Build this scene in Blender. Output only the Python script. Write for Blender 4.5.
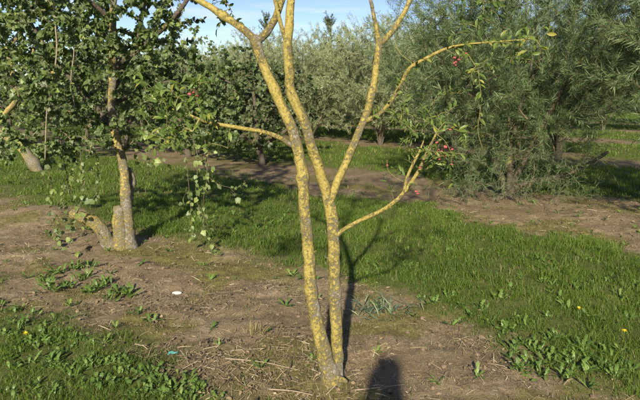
import bpy, bmesh, math
import numpy as np
from mathutils import Vector, Matrix
for o in list(bpy.data.objects): bpy.data.objects.remove(o)
scene = bpy.context.scene
COL = scene.collection

# ------------------------------------------------------------------ camera
F_PX = 554.0                      # focal length in pixels of the 640 px wide photograph
CAM_H = 1.5
TP = 105.0 / F_PX                 # horizon sits 105 px above the picture centre
PITCH = math.atan(TP)
cam = bpy.data.cameras.new('camera')
cam.sensor_width = 36.0
cam.lens = F_PX / 640.0 * 36.0
cam.clip_start = 0.02
cam.clip_end = 3000
cam_o = bpy.data.objects.new('camera', cam)
COL.objects.link(cam_o)
cam_o.location = (0, 0, CAM_H)
cam_o.rotation_euler = (math.pi / 2 - PITCH, 0, 0)
scene.camera = cam_o

# ------------------------------------------------------------------ world, sun, exposure
SUN_EL = math.radians(26.5)
SUN_AZ = math.atan(0.12)          # shadows run away from the camera and a little to the right
world = bpy.data.worlds.new('World'); scene.world = world; world.use_nodes = True
wn, wl = world.node_tree.nodes, world.node_tree.links
wn.clear()
w_out = wn.new('ShaderNodeOutputWorld'); w_bg = wn.new('ShaderNodeBackground')
w_bg.inputs['Strength'].default_value = 0.088
sky = wn.new('ShaderNodeTexSky'); sky.sky_type = 'NISHITA'; sky.sun_disc = False
sky.sun_elevation = SUN_EL; sky.sun_rotation = math.pi + SUN_AZ
sky.air_density = 1.0; sky.dust_density = 0.25; sky.ozone_density = 2.5
tc = wn.new('ShaderNodeTexCoord')
sep = wn.new('ShaderNodeSeparateXYZ'); wl.new(tc.outputs['Generated'], sep.inputs[0])
zz = wn.new('ShaderNodeMath'); zz.operation = 'MAXIMUM'; zz.inputs[1].default_value = 0.03
wl.new(sep.outputs['Z'], zz.inputs[0])
dx = wn.new('ShaderNodeMath'); dx.operation = 'DIVIDE'; wl.new(sep.outputs['X'], dx.inputs[0]); wl.new(zz.outputs[0], dx.inputs[1])
dy = wn.new('ShaderNodeMath'); dy.operation = 'DIVIDE'; wl.new(sep.outputs['Y'], dy.inputs[0]); wl.new(zz.outputs[0], dy.inputs[1])
cmb = wn.new('ShaderNodeCombineXYZ'); wl.new(dx.outputs[0], cmb.inputs[0]); wl.new(dy.outputs[0], cmb.inputs[1])
cn = wn.new('ShaderNodeTexNoise'); cn.inputs['Scale'].default_value = 0.55; cn.inputs['Detail'].default_value = 6
cn.inputs['Roughness'].default_value = 0.6; cn.inputs['Distortion'].default_value = 0.4
wl.new(cmb.outputs[0], cn.inputs['Vector'])
cr = wn.new('ShaderNodeValToRGB'); cr.color_ramp.elements[0].position = 0.50; cr.color_ramp.elements[1].position = 0.74
wl.new(cn.outputs[0], cr.inputs[0])
cmul = wn.new('ShaderNodeMath'); cmul.operation = 'MULTIPLY'; cmul.inputs[1].default_value = 0.85
wl.new(cr.outputs[0], cmul.inputs[0])
cmix = wn.new('ShaderNodeMix'); cmix.data_type = 'RGBA'
wl.new(cmul.outputs[0], cmix.inputs['Factor']); hs = wn.new('ShaderNodeHueSaturation'); hs.inputs['Saturation'].default_value = 1.15; hs.inputs['Hue'].default_value = 0.525; hs.inputs['Value'].default_value = 0.92; wl.new(sky.outputs[0], hs.inputs['Color']); wl.new(hs.outputs[0], cmix.inputs['A'])
cmix.inputs['B'].default_value = (6.0, 6.3, 7.0, 1)
wl.new(cmix.outputs['Result'], w_bg.inputs['Color']); wl.new(w_bg.outputs[0], w_out.inputs[0])

sun = bpy.data.lights.new('sun', 'SUN'); sun.energy = 5.0; sun.angle = math.radians(1.0); sun.color = (1.0, 0.91, 0.76)
sun_o = bpy.data.objects.new('sun', sun); COL.objects.link(sun_o)
sd = Vector((math.sin(SUN_AZ) * math.cos(SUN_EL), math.cos(SUN_AZ) * math.cos(SUN_EL), -math.sin(SUN_EL)))
sun_o.rotation_euler = sd.to_track_quat('-Z', 'Y').to_euler()
sun_o.location = (-1, -8, 6)
scene.view_settings.view_transform = 'Standard'
scene.view_settings.look = 'None'
scene.view_settings.exposure = 0.88
scene.view_settings.gamma = 1.0

# ------------------------------------------------------------------ helpers
def ray(px, py):
    s = (200.0 - py) / F_PX; c, n = math.cos(PITCH), math.sin(PITCH)
    return np.array([(px - 320.0) / F_PX, c + s * n, -n + s * c])
def at(px, py, Y):                       # the point on that line of sight at world depth Y
    d = ray(px, py)
    return np.array([0, 0, CAM_H]) + d * (Y / d[1])
def lattice(ix, iy, seed):
    h = np.sin(ix * 127.1 + iy * 311.7 + seed * 74.7) * 43758.5453
    return h - np.floor(h)
def vnoise(x, y, seed=0):
    x = np.asarray(x, float); y = np.asarray(y, float)
    ix, iy = np.floor(x), np.floor(y); fx, fy = x - ix, y - iy
    fx = fx * fx * (3 - 2 * fx); fy = fy * fy * (3 - 2 * fy)
    a, b = lattice(ix, iy, seed), lattice(ix + 1, iy, seed)
    c, d = lattice(ix, iy + 1, seed), lattice(ix + 1, iy + 1, seed)
    return (a * (1 - fx) + b * fx) * (1 - fy) + (c * (1 - fx) + d * fx) * fy
def fbm(x, y, sc, seed=0, octv=4, rough=0.5):
    t, amp, s = 0.0, 1.0, 0.0
    for k in range(octv):
        t = t + amp * vnoise(x * sc, y * sc, seed + k * 3.7); s += amp; amp *= rough; sc *= 2.03
    return t / s
def sstep(a, b, x):
    t = np.clip((x - a) / (b - a), 0, 1); return t * t * (3 - 2 * t)
S2 = math.sqrt(0.5)
def uv_to_xy(u, v): return ((v - u) * S2, (u + v) * S2)
ROWS = [(-3.3, 0.9), (2.32, 0.92), (7.35, 1.25), (13.6, 1.0), (19.6, 1.0), (25.6, 1.0), (31.6, 1.0)]
def grass_cover(x, y):                   # 1 on the grass lanes, 0 on the bare strips under the rows
    x = np.asarray(x, float); y = np.asarray(y, float)
    v = (x + y) * S2
    w = (fbm(x, y, 0.9, 5, 4, 0.6) - 0.5) * 1.5 + (fbm(x, y, 4.5, 15, 3, 0.6) - 0.5) * 0.7
    d = np.full(v.shape, 9.0)
    for c, h in ROWS:
        if c != 2.32: d = np.minimum(d, np.abs(v - c) - h)
    u = (y - x) * S2                       # the strip under the near row has an uneven width
    hi = np.interp(u, [-1, .8, 1.5, 2.3, 3.6, 5, 8, 12], [2.5, 2.75, 3.0, 3.35, 3.34, 3.0, 2.6, 2.55])
    lo = np.interp(u, [-1, 1, 2.2, 3.15, 4.65, 8], [1.6, 1.55, 1.5, 1.40, 1.2, 1.45])
    d1 = np.maximum(v - hi, lo - v)
    near = np.abs(v - 2.2) < 2.0
    d = np.minimum(d, d1)
    return sstep(-0.22, 0.25, d + np.where(near, 0.5, 1.0) * w)
def ground_z(x, y):
    x = np.asarray(x, float); y = np.asarray(y, float)
    v = (x + y) * S2
    z = (fbm(x, y, 0.45, 31, 3) - 0.5) * 0.10 + (fbm(x, y, 2.2, 37, 4, 0.55) - 0.5) * 0.07
    soil = 1 - grass_cover(x, y)
    z = z + soil * ((fbm(x, y, 9.0, 41, 4, 0.6) - 0.5) * 0.055 - 0.015)
    z = z + 0.13 * np.exp(-(((x + 3.45) / 0.6) ** 2 + ((y - 6.7) / 0.55) ** 2))      # low soil mound
    z = z + 0.035 * np.exp(-(((x - 0.05) / 0.16) ** 2 + ((y - 2.72) / 0.16) ** 2))      # soil gathered round the foot of the near tree
    far = sstep(30, 60, np.hypot(x, y))
    return z * (1 - far)
def gz(x, y): return float(ground_z(np.array([x]), np.array([y]))[0])
def on_ground(px, py):
    d = ray(px, py); z = 0.0
    for _ in range(6):
        p = np.array([0, 0, CAM_H]) + d * ((CAM_H - z) / -d[2]); z = gz(p[0], p[1])
    return np.array([p[0], p[1], z])

def mesh_np(name, V, T, attrs=None, smooth=True):
    V = np.ascontiguousarray(V, dtype=np.float32).reshape(-1, 3); T = np.ascontiguousarray(T, dtype=np.int32).reshape(-1, 3)
    me = bpy.data.meshes.new(name)
    me.vertices.add(len(V)); me.vertices.foreach_set('co', V.ravel())
    me.loops.add(len(T) * 3); me.loops.foreach_set('vertex_index', T.ravel())
    me.polygons.add(len(T)); me.polygons.foreach_set('loop_start', np.arange(0, len(T) * 3, 3, dtype=np.int32))
    me.polygons.foreach_set('loop_total', np.full(len(T), 3, dtype=np.int32))
    me.polygons.foreach_set('use_smooth', np.full(len(T), smooth, dtype=bool))
    for k, a in (attrs or {}).items():
        at_ = me.attributes.new(k, 'FLOAT', 'POINT'); at_.data.foreach_set('value', np.ascontiguousarray(a, dtype=np.float32))
    me.update(); me.validate()
    return me
def tag(o, label=None, cat=None, group=None, kind=None):
    if label: o['label'] = label
    if cat: o['category'] = cat
    if group: o['group'] = group
    if kind: o['kind'] = kind
    return o
def link(name, me, mat=None, parent=None):
    o = bpy.data.objects.new(name, me); COL.objects.link(o)
    if mat is not None and len(me.materials) == 0: me.materials.append(mat)
    if parent is not None: o.parent = parent
    return o
def empty(name, loc, label, cat, group=None):
    o = bpy.data.objects.new(name, None); COL.objects.link(o); o.location = loc; o.empty_display_size = 0.1
    return tag(o, label, cat, group)
class Bag:                               # gathers triangles of one mesh
    def __init__(s): s.V, s.T, s.A, s.n = [], [], [], 0
    def add(s, V, T, a=0.5):
        V = np.asarray(V, float).reshape(-1, 3); T = np.asarray(T, int).reshape(-1, 3)
        s.V.append(V); s.T.append(T + s.n); s.n += len(V)
        s.A.append(np.broadcast_to(np.asarray(a, float), (len(V),)).copy())
    def mesh(s, name, origin=(0, 0, 0), smooth=True):
        return mesh_np(name, np.concatenate(s.V) - np.asarray(origin, float), np.concatenate(s.T), {'rnd': np.concatenate(s.A)}, smooth)
def catmull(P, step):
    P = np.asarray(P, float)
    Q = np.vstack([2 * P[0] - P[1], P, 2 * P[-1] - P[-2]]); out = []
    for i in range(1, len(Q) - 2):
        p0, p1, p2, p3 = Q[i - 1], Q[i], Q[i + 1], Q[i + 2]
        n = max(2, int(np.linalg.norm(p2[:3] - p1[:3]) / step))
        t = np.linspace(0, 1, n, endpoint=False)[:, None]
        out.append(0.5 * (2 * p1 + (p2 - p0) * t + (2 * p0 - 5 * p1 + 4 * p2 - p3) * t ** 2 + (3 * p1 - p0 - 3 * p2 + p3) * t ** 3))
    out.append(P[-1:]); return np.vstack(out)
def tube(P, R, sides=6, cap=True, wob=0.0, seed=0.0):
    P = np.asarray(P, float); n = len(P); R = np.broadcast_to(np.asarray(R, float), (n,))
    Tn = np.gradient(P, axis=0); Tn /= np.linalg.norm(Tn, axis=1)[:, None] + 1e-9
    ref = np.array([1.0, 0.13, 0.07]) if abs(Tn[0][0]) < 0.8 else np.array([0.1, 1.0, 0.2])
    N = np.zeros_like(P); a = ref - Tn[0] * ref.dot(Tn[0]); N[0] = a / np.linalg.norm(a)
    for i in range(1, n):
        a = N[i - 1] - Tn[i] * N[i - 1].dot(Tn[i]); N[i] = a / (np.linalg.norm(a) + 1e-9)
    B = np.cross(Tn, N); th = np.linspace(0, 2 * math.pi, sides, endpoint=False)
    rr = R[:, None] * np.ones(sides)[None, :]
    if wob:
        s = np.concatenate([[0], np.cumsum(np.linalg.norm(np.diff(P, axis=0), axis=1))])
        c_, s_ = np.cos(th)[None, :] * 1.3 + seed, np.sin(th)[None, :] * 1.3
        f = fbm(c_ + s[:, None] * 9, s_ + s[:, None] * 5.3, 1.3, 3, 3) - 0.5
        g = fbm(c_ * 3 + s[:, None] * 38, s_ * 3 + s[:, None] * 11, 1.7, 9, 3) - 0.5
        rr = rr * (1 + wob * (1.6 * f + 1.0 * g))
    V = P[:, None, :] + rr[:, :, None] * (np.cos(th)[None, :, None] * N[:, None, :] + np.sin(th)[None, :, None] * B[:, None, :])
    V = V.reshape(-1, 3)
    i = np.arange(n - 1)[:, None] * sides; j = np.arange(sides)[None, :]; k = (j + 1) % sides
    q = np.stack([i + j, i + k, i + sides + k, i + sides + j], -1).reshape(-1, 4)
    T = np.vstack([q[:, [0, 1, 2]], q[:, [0, 2, 3]]])
    if cap:
        V = np.vstack([V, P[0] - Tn[0] * R[0] * 0.3, P[-1] + Tn[-1] * R[-1] * 0.4]); j = np.arange(sides); k = (j + 1) % sides; e = (n - 1) * sides
        T = np.vstack([T, np.stack([np.full(sides, len(V) - 2), k, j], -1), np.stack([np.full(sides, len(V) - 1), e + j, e + k], -1)])
    return V, T
# leaf outlines: (along, across, lift)
def tpl(rows, base, tip):
    V = [base]; 
    for a, w, lift, mid in rows: V += [(a, -w, lift), (a, 0, mid), (a, w, lift)]
    V.append(tip); T = [(0, 2, 1), (0, 3, 2)]
    for r in range(len(rows) - 1):
        b = 1 + 3 * r; T += [(b, b + 1, b + 4), (b, b + 4, b + 3), (b + 1, b + 2, b + 5), (b + 1, b + 5, b + 4)]
    b = 1 + 3 * (len(rows) - 1); e = len(V) - 1; T += [(b, b + 1, e), (b + 1, b + 2, e)]
    return np.array(V, float), np.array(T)
OVATE = tpl([(0.22, 0.40, 0.07, 0.0), (0.52, 0.46, 0.10, 0.02), (0.80, 0.26, 0.03, -0.03)], (0, 0, 0), (1.0, 0, -0.12))
LANCE = tpl([(0.30, 0.40, 0.08, 0.01), (0.65, 0.42, 0.04, -0.03)], (0, 0, 0), (1.0, 0, -0.14))
LINEAR = (np.array([(0, 0, 0), (0.45, -0.5, 0.02), (0.45, 0.5, 0.02), (1, 0, -0.08)], float), np.array([(0, 2, 1), (1, 2, 3)]))
LOBED = tpl([(0.32, 0.50, 0.09, 0.02), (0.66, 0.36, 0.07, 0.0)], (0, 0, 0), (1.0, 0, -0.10))
JAG = tpl([(0.25, 0.14, 0.03, 0.06), (0.36, 0.38, 0.07, 0.10), (0.44, 0.20, 0.08, 0.12), (0.56, 0.48, 0.12, 0.14), (0.65, 0.28, 0.11, 0.14), (0.80, 0.46, 0.11, 0.12)], (0, 0, 0), (1.0, 0, 0.03))
WEED = tpl([(0.25, 0.20, 0.02, 0.06), (0.5, 0.42, 0.12, 0.15), (0.78, 0.42, 0.10, 0.12)], (0, 0, 0), (1.0, 0, -0.02))
def unit(a): return a / (np.linalg.norm(a, axis=-1, keepdims=True) + 1e-9)
def leaves(P, D, N, L, W, template, rnd):
    tv, tt = template; D = unit(D); S = unit(np.cross(D, N)); N = np.cross(S, D)
    L = np.asarray(L)[:, None, None]; W = np.asarray(W)[:, None, None]
    V = P[:, None, :] + tv[None, :, 0:1] * L * D[:, None, :] + tv[None, :, 1:2] * W * S[:, None, :] + tv[None, :, 2:3] * L * N[:, None, :]
    k = len(tv); T = tt[None] + (np.arange(len(P)) * k)[:, None, None]
    return V.reshape(-1, 3), T.reshape(-1, 3), np.repeat(rnd, k)

# ------------------------------------------------------------------ materials
def new_mat(name):
    m = bpy.data.materials.new(name); m.use_nodes = True; m.node_tree.nodes.clear(); return m, m.node_tree.nodes, m.node_tree.links
def ramp(n, stops):
    r = n.new('ShaderNodeValToRGB'); e = r.color_ramp.elements
    while len(e) < len(stops): e.new(0.5)
    for i, (p, c) in enumerate(stops): e[i].position = p; e[i].color = (*c, 1)
    return r
def noise(n, l, scale, detail=4, rough=0.55, vec=None, coord='Object'):
    t = n.new('ShaderNodeTexNoise'); t.inputs['Scale'].default_value = scale; t.inputs['Detail'].default_value = detail; t.inputs['Roughness'].default_value = rough
    if vec is None:
        c = n.new('ShaderNodeTexCoord'); vec = c.outputs[coord]
    l.new(vec, t.inputs['Vector']); return t
def mixc(n, l, fac, a, b, mode='MIX'):
    m = n.new('ShaderNodeMix'); m.data_type = 'RGBA'; m.blend_type = mode
    for key, v in (('Factor', fac), ('A', a), ('B', b)):
        if hasattr(v, 'links'): l.new(v, m.inputs[key])
        elif key == 'Factor': m.inputs[key].default_value = v
        else: m.inputs[key].default_value = (*v, 1)
    return m.outputs['Result']
def attr(n, name):
    a = n.new('ShaderNodeAttribute'); a.attribute_name = name; return a.outputs['Fac']
def leaf_mat(name, stops, back, back_fac, trans=0.35, rough=0.5, patch=1.6, spec=0.35):
    m, n, l = new_mat(name); out = n.new('ShaderNodeOutputMaterial'); p = n.new('ShaderNodeBsdfPrincipled')
    r = ramp(n, stops); nz = noise(n, l, patch, 2)
    mth = n.new('ShaderNodeMath'); mth.operation = 'MULTIPLY_ADD'; mth.inputs[1].default_value = 0.7; mth.inputs[2].default_value = -0.35
    l.new(nz.outputs[0], mth.inputs[0])
    ad = n.new('ShaderNodeMath'); ad.operation = 'ADD'; ad.use_clamp = True; l.new(mth.outputs[0], ad.inputs[0]); l.new(attr(n, 'rnd'), ad.inputs[1])
    l.new(ad.outputs[0], r.inputs[0])
    g = n.new('ShaderNodeNewGeometry'); bf = n.new('ShaderNodeMath'); bf.operation = 'MULTIPLY'; bf.inputs[1].default_value = back_fac
    l.new(g.outputs['Backfacing'], bf.inputs[0])
    col = mixc(n, l, bf.outputs[0], r.outputs[0], back)
    l.new(col, p.inputs['Base Color']); p.inputs['Roughness'].default_value = rough; p.inputs['Specular IOR Level'].default_value = spec
    t = n.new('ShaderNodeBsdfTranslucent'); tcol = mixc(n, l, 1.0, r.outputs[0], (1.25, 1.35, 0.55), 'MULTIPLY'); l.new(tcol, t.inputs['Color'])
    mx = n.new('ShaderNodeMixShader'); mx.inputs[0].default_value = trans
    l.new(p.outputs[0], mx.inputs[1]); l.new(t.outputs[0], mx.inputs[2]); l.new(mx.outputs[0], out.inputs[0])
    return m
def bark_mat(name, grey, dark, lichen, amount, scale=22.0):
    m, n, l = new_mat(name); out = n.new('ShaderNodeOutputMaterial'); p = n.new('ShaderNodeBsdfPrincipled')
    tcn = n.new('ShaderNodeTexCoord'); vec = tcn.outputs['Object']
    base = ramp(n, [(0.3, dark), (0.6, grey), (0.85, tuple(min(1, c * 1.5) for c in grey))]); nb = noise(n, l, 55, 5, 0.65, vec); l.new(nb.outputs[0], base.inputs[0])
    col = base.outputs[0]
    n1 = noise(n, l, scale, 6, 0.72, vec); n2 = noise(n, l, 3.2, 2, 0.5, vec)
    s = n.new('ShaderNodeMath'); s.operation = 'MULTIPLY_ADD'; s.inputs[1].default_value = 0.75; l.new(n2.outputs[0], s.inputs[0]); l.new(n1.outputs[0], s.inputs[2])
    gn = n.new('ShaderNodeNewGeometry'); sx = n.new('ShaderNodeSeparateXYZ'); l.new(gn.outputs['Normal'], sx.inputs[0])
    sd_ = n.new('ShaderNodeMath'); sd_.operation = 'MULTIPLY_ADD'; sd_.inputs[1].default_value = -0.06; l.new(sx.outputs[0], sd_.inputs[0]); l.new(s.outputs[0], sd_.inputs[2]); s = sd_   # lichen grows thicker on one side
    oz = n.new('ShaderNodeSeparateXYZ'); l.new(vec, oz.inputs[0]); mr = n.new('ShaderNodeMapRange'); mr.inputs['From Min'].default_value = 0.0; mr.inputs['From Max'].default_value = 0.22; mr.inputs['To Min'].default_value = -0.14; mr.inputs['To Max'].default_value = 0.0; l.new(oz.outputs[2], mr.inputs[0])
    bz = n.new('ShaderNodeMath'); bz.operation = 'ADD'; l.new(s.outputs[0], bz.inputs[0]); l.new(mr.outputs[0], bz.inputs[1]); s = bz   # the foot is bare bark, splashed with soil
    lr = ramp(n, [(1.07 - amount * 0.42, (0, 0, 0)), (1.25 - amount * 0.42, (1, 1, 1))]); l.new(s.outputs[0], lr.inputs[0])
    ln = noise(n, l, 90, 3, 0.6, vec)
    lc = ramp(n, [(0.25, tuple(c * 0.5 for c in lichen)), (0.5, lichen), (0.8, (min(1, lichen[0] * 1.25), lichen[1] * 1.3, lichen[2] * 2.2))]); l.new(ln.outputs[0], lc.inputs[0])
    col = mixc(n, l, lr.outputs[0], col, lc.outputs[0])
    l.new(col, p.inputs['Base Color']); p.inputs['Roughness'].default_value = 0.9; p.inputs['Specular IOR Level'].default_value = 0.15
    hb = n.new('ShaderNodeMath'); hb.operation = 'ADD'; l.new(lr.outputs[0], hb.inputs[0]); l.new(nb.outputs[0], hb.inputs[1])
    b = n.new('ShaderNodeBump'); b.inputs['Strength'].default_value = 0.9; b.inputs['Distance'].default_value = 0.010
    l.new(hb.outputs[0], b.inputs['Height']); l.new(b.outputs[0], p.inputs['Normal']); l.new(p.outputs[0], out.inputs[0])
    return m
def plain_mat(name, c1, c2, scale=20, rough=0.8, bump=0.3, spec=0.3):
    m, n, l = new_mat(name); out = n.new('ShaderNodeOutputMaterial'); p = n.new('ShaderNodeBsdfPrincipled')
    nz = noise(n, l, scale, 5, 0.6); r = ramp(n, [(0.3, c1), (0.7, c2)]); l.new(nz.outputs[0], r.inputs[0])
    l.new(r.outputs[0], p.inputs['Base Color']); p.inputs['Roughness'].default_value = rough; p.inputs['Specular IOR Level'].default_value = spec
    b = n.new('ShaderNodeBump'); b.inputs['Strength'].default_value = bump; b.inputs['Distance'].default_value = 0.004
    l.new(nz.outputs[0], b.inputs['Height']); l.new(b.outputs[0], p.inputs['Normal']); l.new(p.outputs[0], out.inputs[0]); return m
def ramp_mat(name, stops, rough=0.85):
    m, n, l = new_mat(name); out = n.new('ShaderNodeOutputMaterial'); p = n.new('ShaderNodeBsdfPrincipled')
    r = ramp(n, stops); l.new(attr(n, 'rnd'), r.inputs[0]); l.new(r.outputs[0], p.inputs['Base Color'])
    p.inputs['Roughness'].default_value = rough; p.inputs['Specular IOR Level'].default_value = 0.2; l.new(p.outputs[0], out.inputs[0]); return m
def ground_mat():
    m, n, l = new_mat('ground_soil'); out = n.new('ShaderNodeOutputMaterial'); p = n.new('ShaderNodeBsdfPrincipled')
    tcn = n.new('ShaderNodeTexCoord'); vec = tcn.outputs['Object']
    a = noise(n, l, 1.6, 5, 0.6, vec); b = noise(n, l, 17, 6, 0.7, vec); c = noise(n, l, 130, 4, 0.7, vec)
    r1 = ramp(n, [(0.28, (0.122, 0.085, 0.046)), (0.5, (0.225, 0.170, 0.098)), (0.70, (0.36, 0.29, 0.185))])
    ms = n.new('ShaderNodeMath'); ms.operation = 'MULTIPLY_ADD'; ms.inputs[1].default_value = 0.5; l.new(a.outputs[0], ms.inputs[0])
    hb = n.new('ShaderNodeMath'); hb.operation = 'MULTIPLY'; hb.inputs[1].default_value = 0.5; l.new(b.outputs[0], hb.inputs[0]); l.new(hb.outputs[0], ms.inputs[2])
    l.new(ms.outputs[0], r1.inputs[0])
    r2 = ramp(n, [(0.32, (0.35, 0.33, 0.30)), (0.55, (1, 1, 1)), (0.8, (1.5, 1.4, 1.2))]); l.new(c.outputs[0], r2.inputs[0])
    soil = mixc(n, l, 0.8, r1.outputs[0], r2.outputs[0], 'MULTIPLY')
    rm = ramp(n, [(0.35, (0.075, 0.080, 0.018)), (0.65, (0.170, 0.155, 0.040))]); l.new(b.outputs[0], rm.inputs[0])
    moss = mixc(n, l, attr(n, 'moss'), soil, rm.outputs[0])
    rt = ramp(n, [(0.35, (0.065, 0.085, 0.018)), (0.7, (0.130, 0.135, 0.038))]); l.new(b.outputs[0], rt.inputs[0])
    thatch = mixc(n, l, attr(n, 'cover'), moss, rt.outputs[0])
    rf = ramp(n, [(0.35, (0.055, 0.080, 0.020)), (0.65, (0.10, 0.12, 0.035))]); l.new(a.outputs[0], rf.inputs[0])
    fin = mixc(n, l, attr(n, 'distant_grass'), thatch, rf.outputs[0])
    l.new(fin, p.inputs['Base Color']); p.inputs['Roughness'].default_value = 0.95; p.inputs['Specular IOR Level'].default_value = 0.1
    h = n.new('ShaderNodeMath'); h.operation = 'MULTIPLY_ADD'; h.inputs[1].default_value = 0.35; l.new(c.outputs[0], h.inputs[0]); l.new(b.outputs[0], h.inputs[2])
    bp = n.new('ShaderNodeBump'); bp.inputs['Strength'].default_value = 0.9; bp.inputs['Distance'].default_value = 0.02
    l.new(h.outputs[0], bp.inputs['Height']); l.new(bp.outputs[0], p.inputs['Normal']); l.new(p.outputs[0], out.inputs[0]); return m

M_GROUND = ground_mat()
M_GRASS = leaf_mat('grass_blades', [(0.0, (0.070, 0.124, 0.014)), (0.5, (0.135, 0.208, 0.026)), (0.86, (0.220, 0.280, 0.044)), (0.93, (0.26, 0.22, 0.09)), (1.0, (0.34, 0.28, 0.14))], (0.10, 0.14, 0.04), 0.3, 0.48, 0.5, 0.8)
M_WEED = leaf_mat('weed_leaves', [(0.0, (0.062, 0.118, 0.020)), (0.5, (0.115, 0.185, 0.034)), (1.0, (0.18, 0.25, 0.06))], (0.12, 0.16, 0.06), 0.4, 0.25, 0.42, 3.0)
M_BLUE = leaf_mat('glaucous_leaves', [(0.0, (0.075, 0.125, 0.075)), (0.6, (0.14, 0.20, 0.125)), (1.0, (0.27, 0.27, 0.10))], (0.18, 0.24, 0.16), 0.4, 0.2, 0.5, 5.0)
M_DRYG = leaf_mat('dry_grass', [(0.0, (0.12, 0.13, 0.03)), (0.5, (0.22, 0.19, 0.07)), (1.0, (0.34, 0.27, 0.13))], (0.25, 0.2, 0.1), 0.3, 0.25, 0.6, 5.0)
M_HAW = leaf_mat('broad_leaves', [(0.0, (0.054, 0.092, 0.024)), (0.45, (0.100, 0.148, 0.042)), (0.8, (0.155, 0.205, 0.060)), (1.0, (0.23, 0.28, 0.070))], (0.18, 0.215, 0.11), 0.7, 0.32, 0.45, 1.0, 0.35)
M_DARK = leaf_mat('dark_leaves', [(0.0, (0.046, 0.074, 0.022)), (0.5, (0.085, 0.120, 0.038)), (1.0, (0.15, 0.185, 0.065))], (0.15, 0.17, 0.09), 0.7, 0.25, 0.45, 1.0, 0.35)
M_SPIN = leaf_mat('spindle_leaves', [(0.0, (0.060, 0.105, 0.020)), (0.5, (0.105, 0.160, 0.030)), (0.85, (0.17, 0.225, 0.040)), (1.0, (0.30, 0.27, 0.05))], (0.13, 0.18, 0.06), 0.5, 0.35, 0.42, 2.0)
M_SILV = leaf_mat('silver_willow_leaves', [(0.0, (0.110, 0.140, 0.048)), (0.5, (0.195, 0.225, 0.088)), (1.0, (0.30, 0.325, 0.15))], (0.38, 0.41, 0.24), 0.85, 0.22, 0.55, 0.7)
M_WILL = leaf_mat('green_willow_leaves', [(0.0, (0.044, 0.084, 0.022)), (0.5, (0.084, 0.135, 0.042)), (1.0, (0.17, 0.21, 0.08))], (0.19, 0.245, 0.12), 0.8, 0.22, 0.5, 0.8)
M_BARKY = bark_mat('lichen_bark', (0.27, 0.245, 0.185), (0.18, 0.16, 0.12), (0.290, 0.230, 0.058), 0.91, 48.0)
M_BARKL = bark_mat('weathered_bark', (0.24, 0.22, 0.17), (0.10, 0.088, 0.065), (0.32, 0.25, 0.07), 0.74, 40.0)
M_BARKD = bark_mat('dark_bark', (0.115, 0.095, 0.068), (0.05, 0.042, 0.032), (0.20, 0.18, 0.06), 0.35)
M_TWIG = plain_mat('twig_bark', (0.09, 0.065, 0.04), (0.18, 0.14, 0.09), 30, 0.9)
M_PALETWIG = plain_mat('pale_twig_bark', (0.17, 0.13, 0.08), (0.30, 0.24, 0.16), 30, 0.85)
M_GREENTWIG = plain_mat('green_twig', (0.12, 0.13, 0.035), (0.22, 0.20, 0.07), 30, 0.7)
M_FRUIT = plain_mat('pink_fruit', (0.26, 0.040, 0.045), (0.40, 0.095, 0.095), 60, 0.45, 0.1, 0.4)
M_LITTER = ramp_mat('dry_litter', [(0.0, (0.06, 0.044, 0.024)), (0.45, (0.19, 0.14, 0.075)), (0.8, (0.37, 0.29, 0.165)), (1.0, (0.54, 0.45, 0.29))])
M_CLOD = plain_mat('soil_clod', (0.10, 0.068, 0.040), (0.24, 0.175, 0.110), 35, 0.95)
M_STONE = plain_mat('pale_stone', (0.36, 0.33, 0.28), (0.55, 0.52, 0.46), 25, 0.75)
M_TEAL = plain_mat('teal_plastic', (0.045, 0.20, 0.17), (0.10, 0.32, 0.27), 40, 0.4, 0.3, 0.5)
M_YEL = plain_mat('dandelion_yellow', (0.75, 0.50, 0.01), (0.85, 0.62, 0.03), 200, 0.6)

# ------------------------------------------------------------------ ground
def graded(lo, hi, step, lim, g=1.09):
    a = [lo + i * step for i in range(int((hi - lo) / step) + 1)]
    s = step
    while a[-1] < lim: s *= g; a.append(a[-1] + s)
    s = step
    while a[0] > -lim: s *= g; a.insert(0, a[0] - s)
    return np.array(a)
gx, gy = graded(-3.4, 3.0, 0.035, 900), graded(2.0, 6.8, 0.035, 900)
XX, YY = np.meshgrid(gx, gy); x, y = XX.ravel(), YY.ravel()
nx, ny = len(gx), len(gy)
i = (np.arange(ny - 1)[:, None] * nx + np.arange(nx - 1)[None, :]).ravel()
T = np.vstack([np.stack([i, i + 1, i + nx + 1], -1), np.stack([i, i + nx + 1, i + nx], -1)])
cov = grass_cover(x, y)
def moss_amount(x, y):
    return sstep(0.50, 0.64, fbm(x, y, 1.7, 51, 4, 0.6)) * 0.75
far_g = sstep(14, 40, np.hypot(x, y)) * cov
me = mesh_np('ground', np.stack([x, y, ground_z(x, y)], -1), T, {'cover': cov, 'moss': moss_amount(x, y), 'distant_grass': far_g})
tag(link('ground', me, M_GROUND), 'bare brown soil strips and grassy lanes of the orchard floor', kind='structure')

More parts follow.
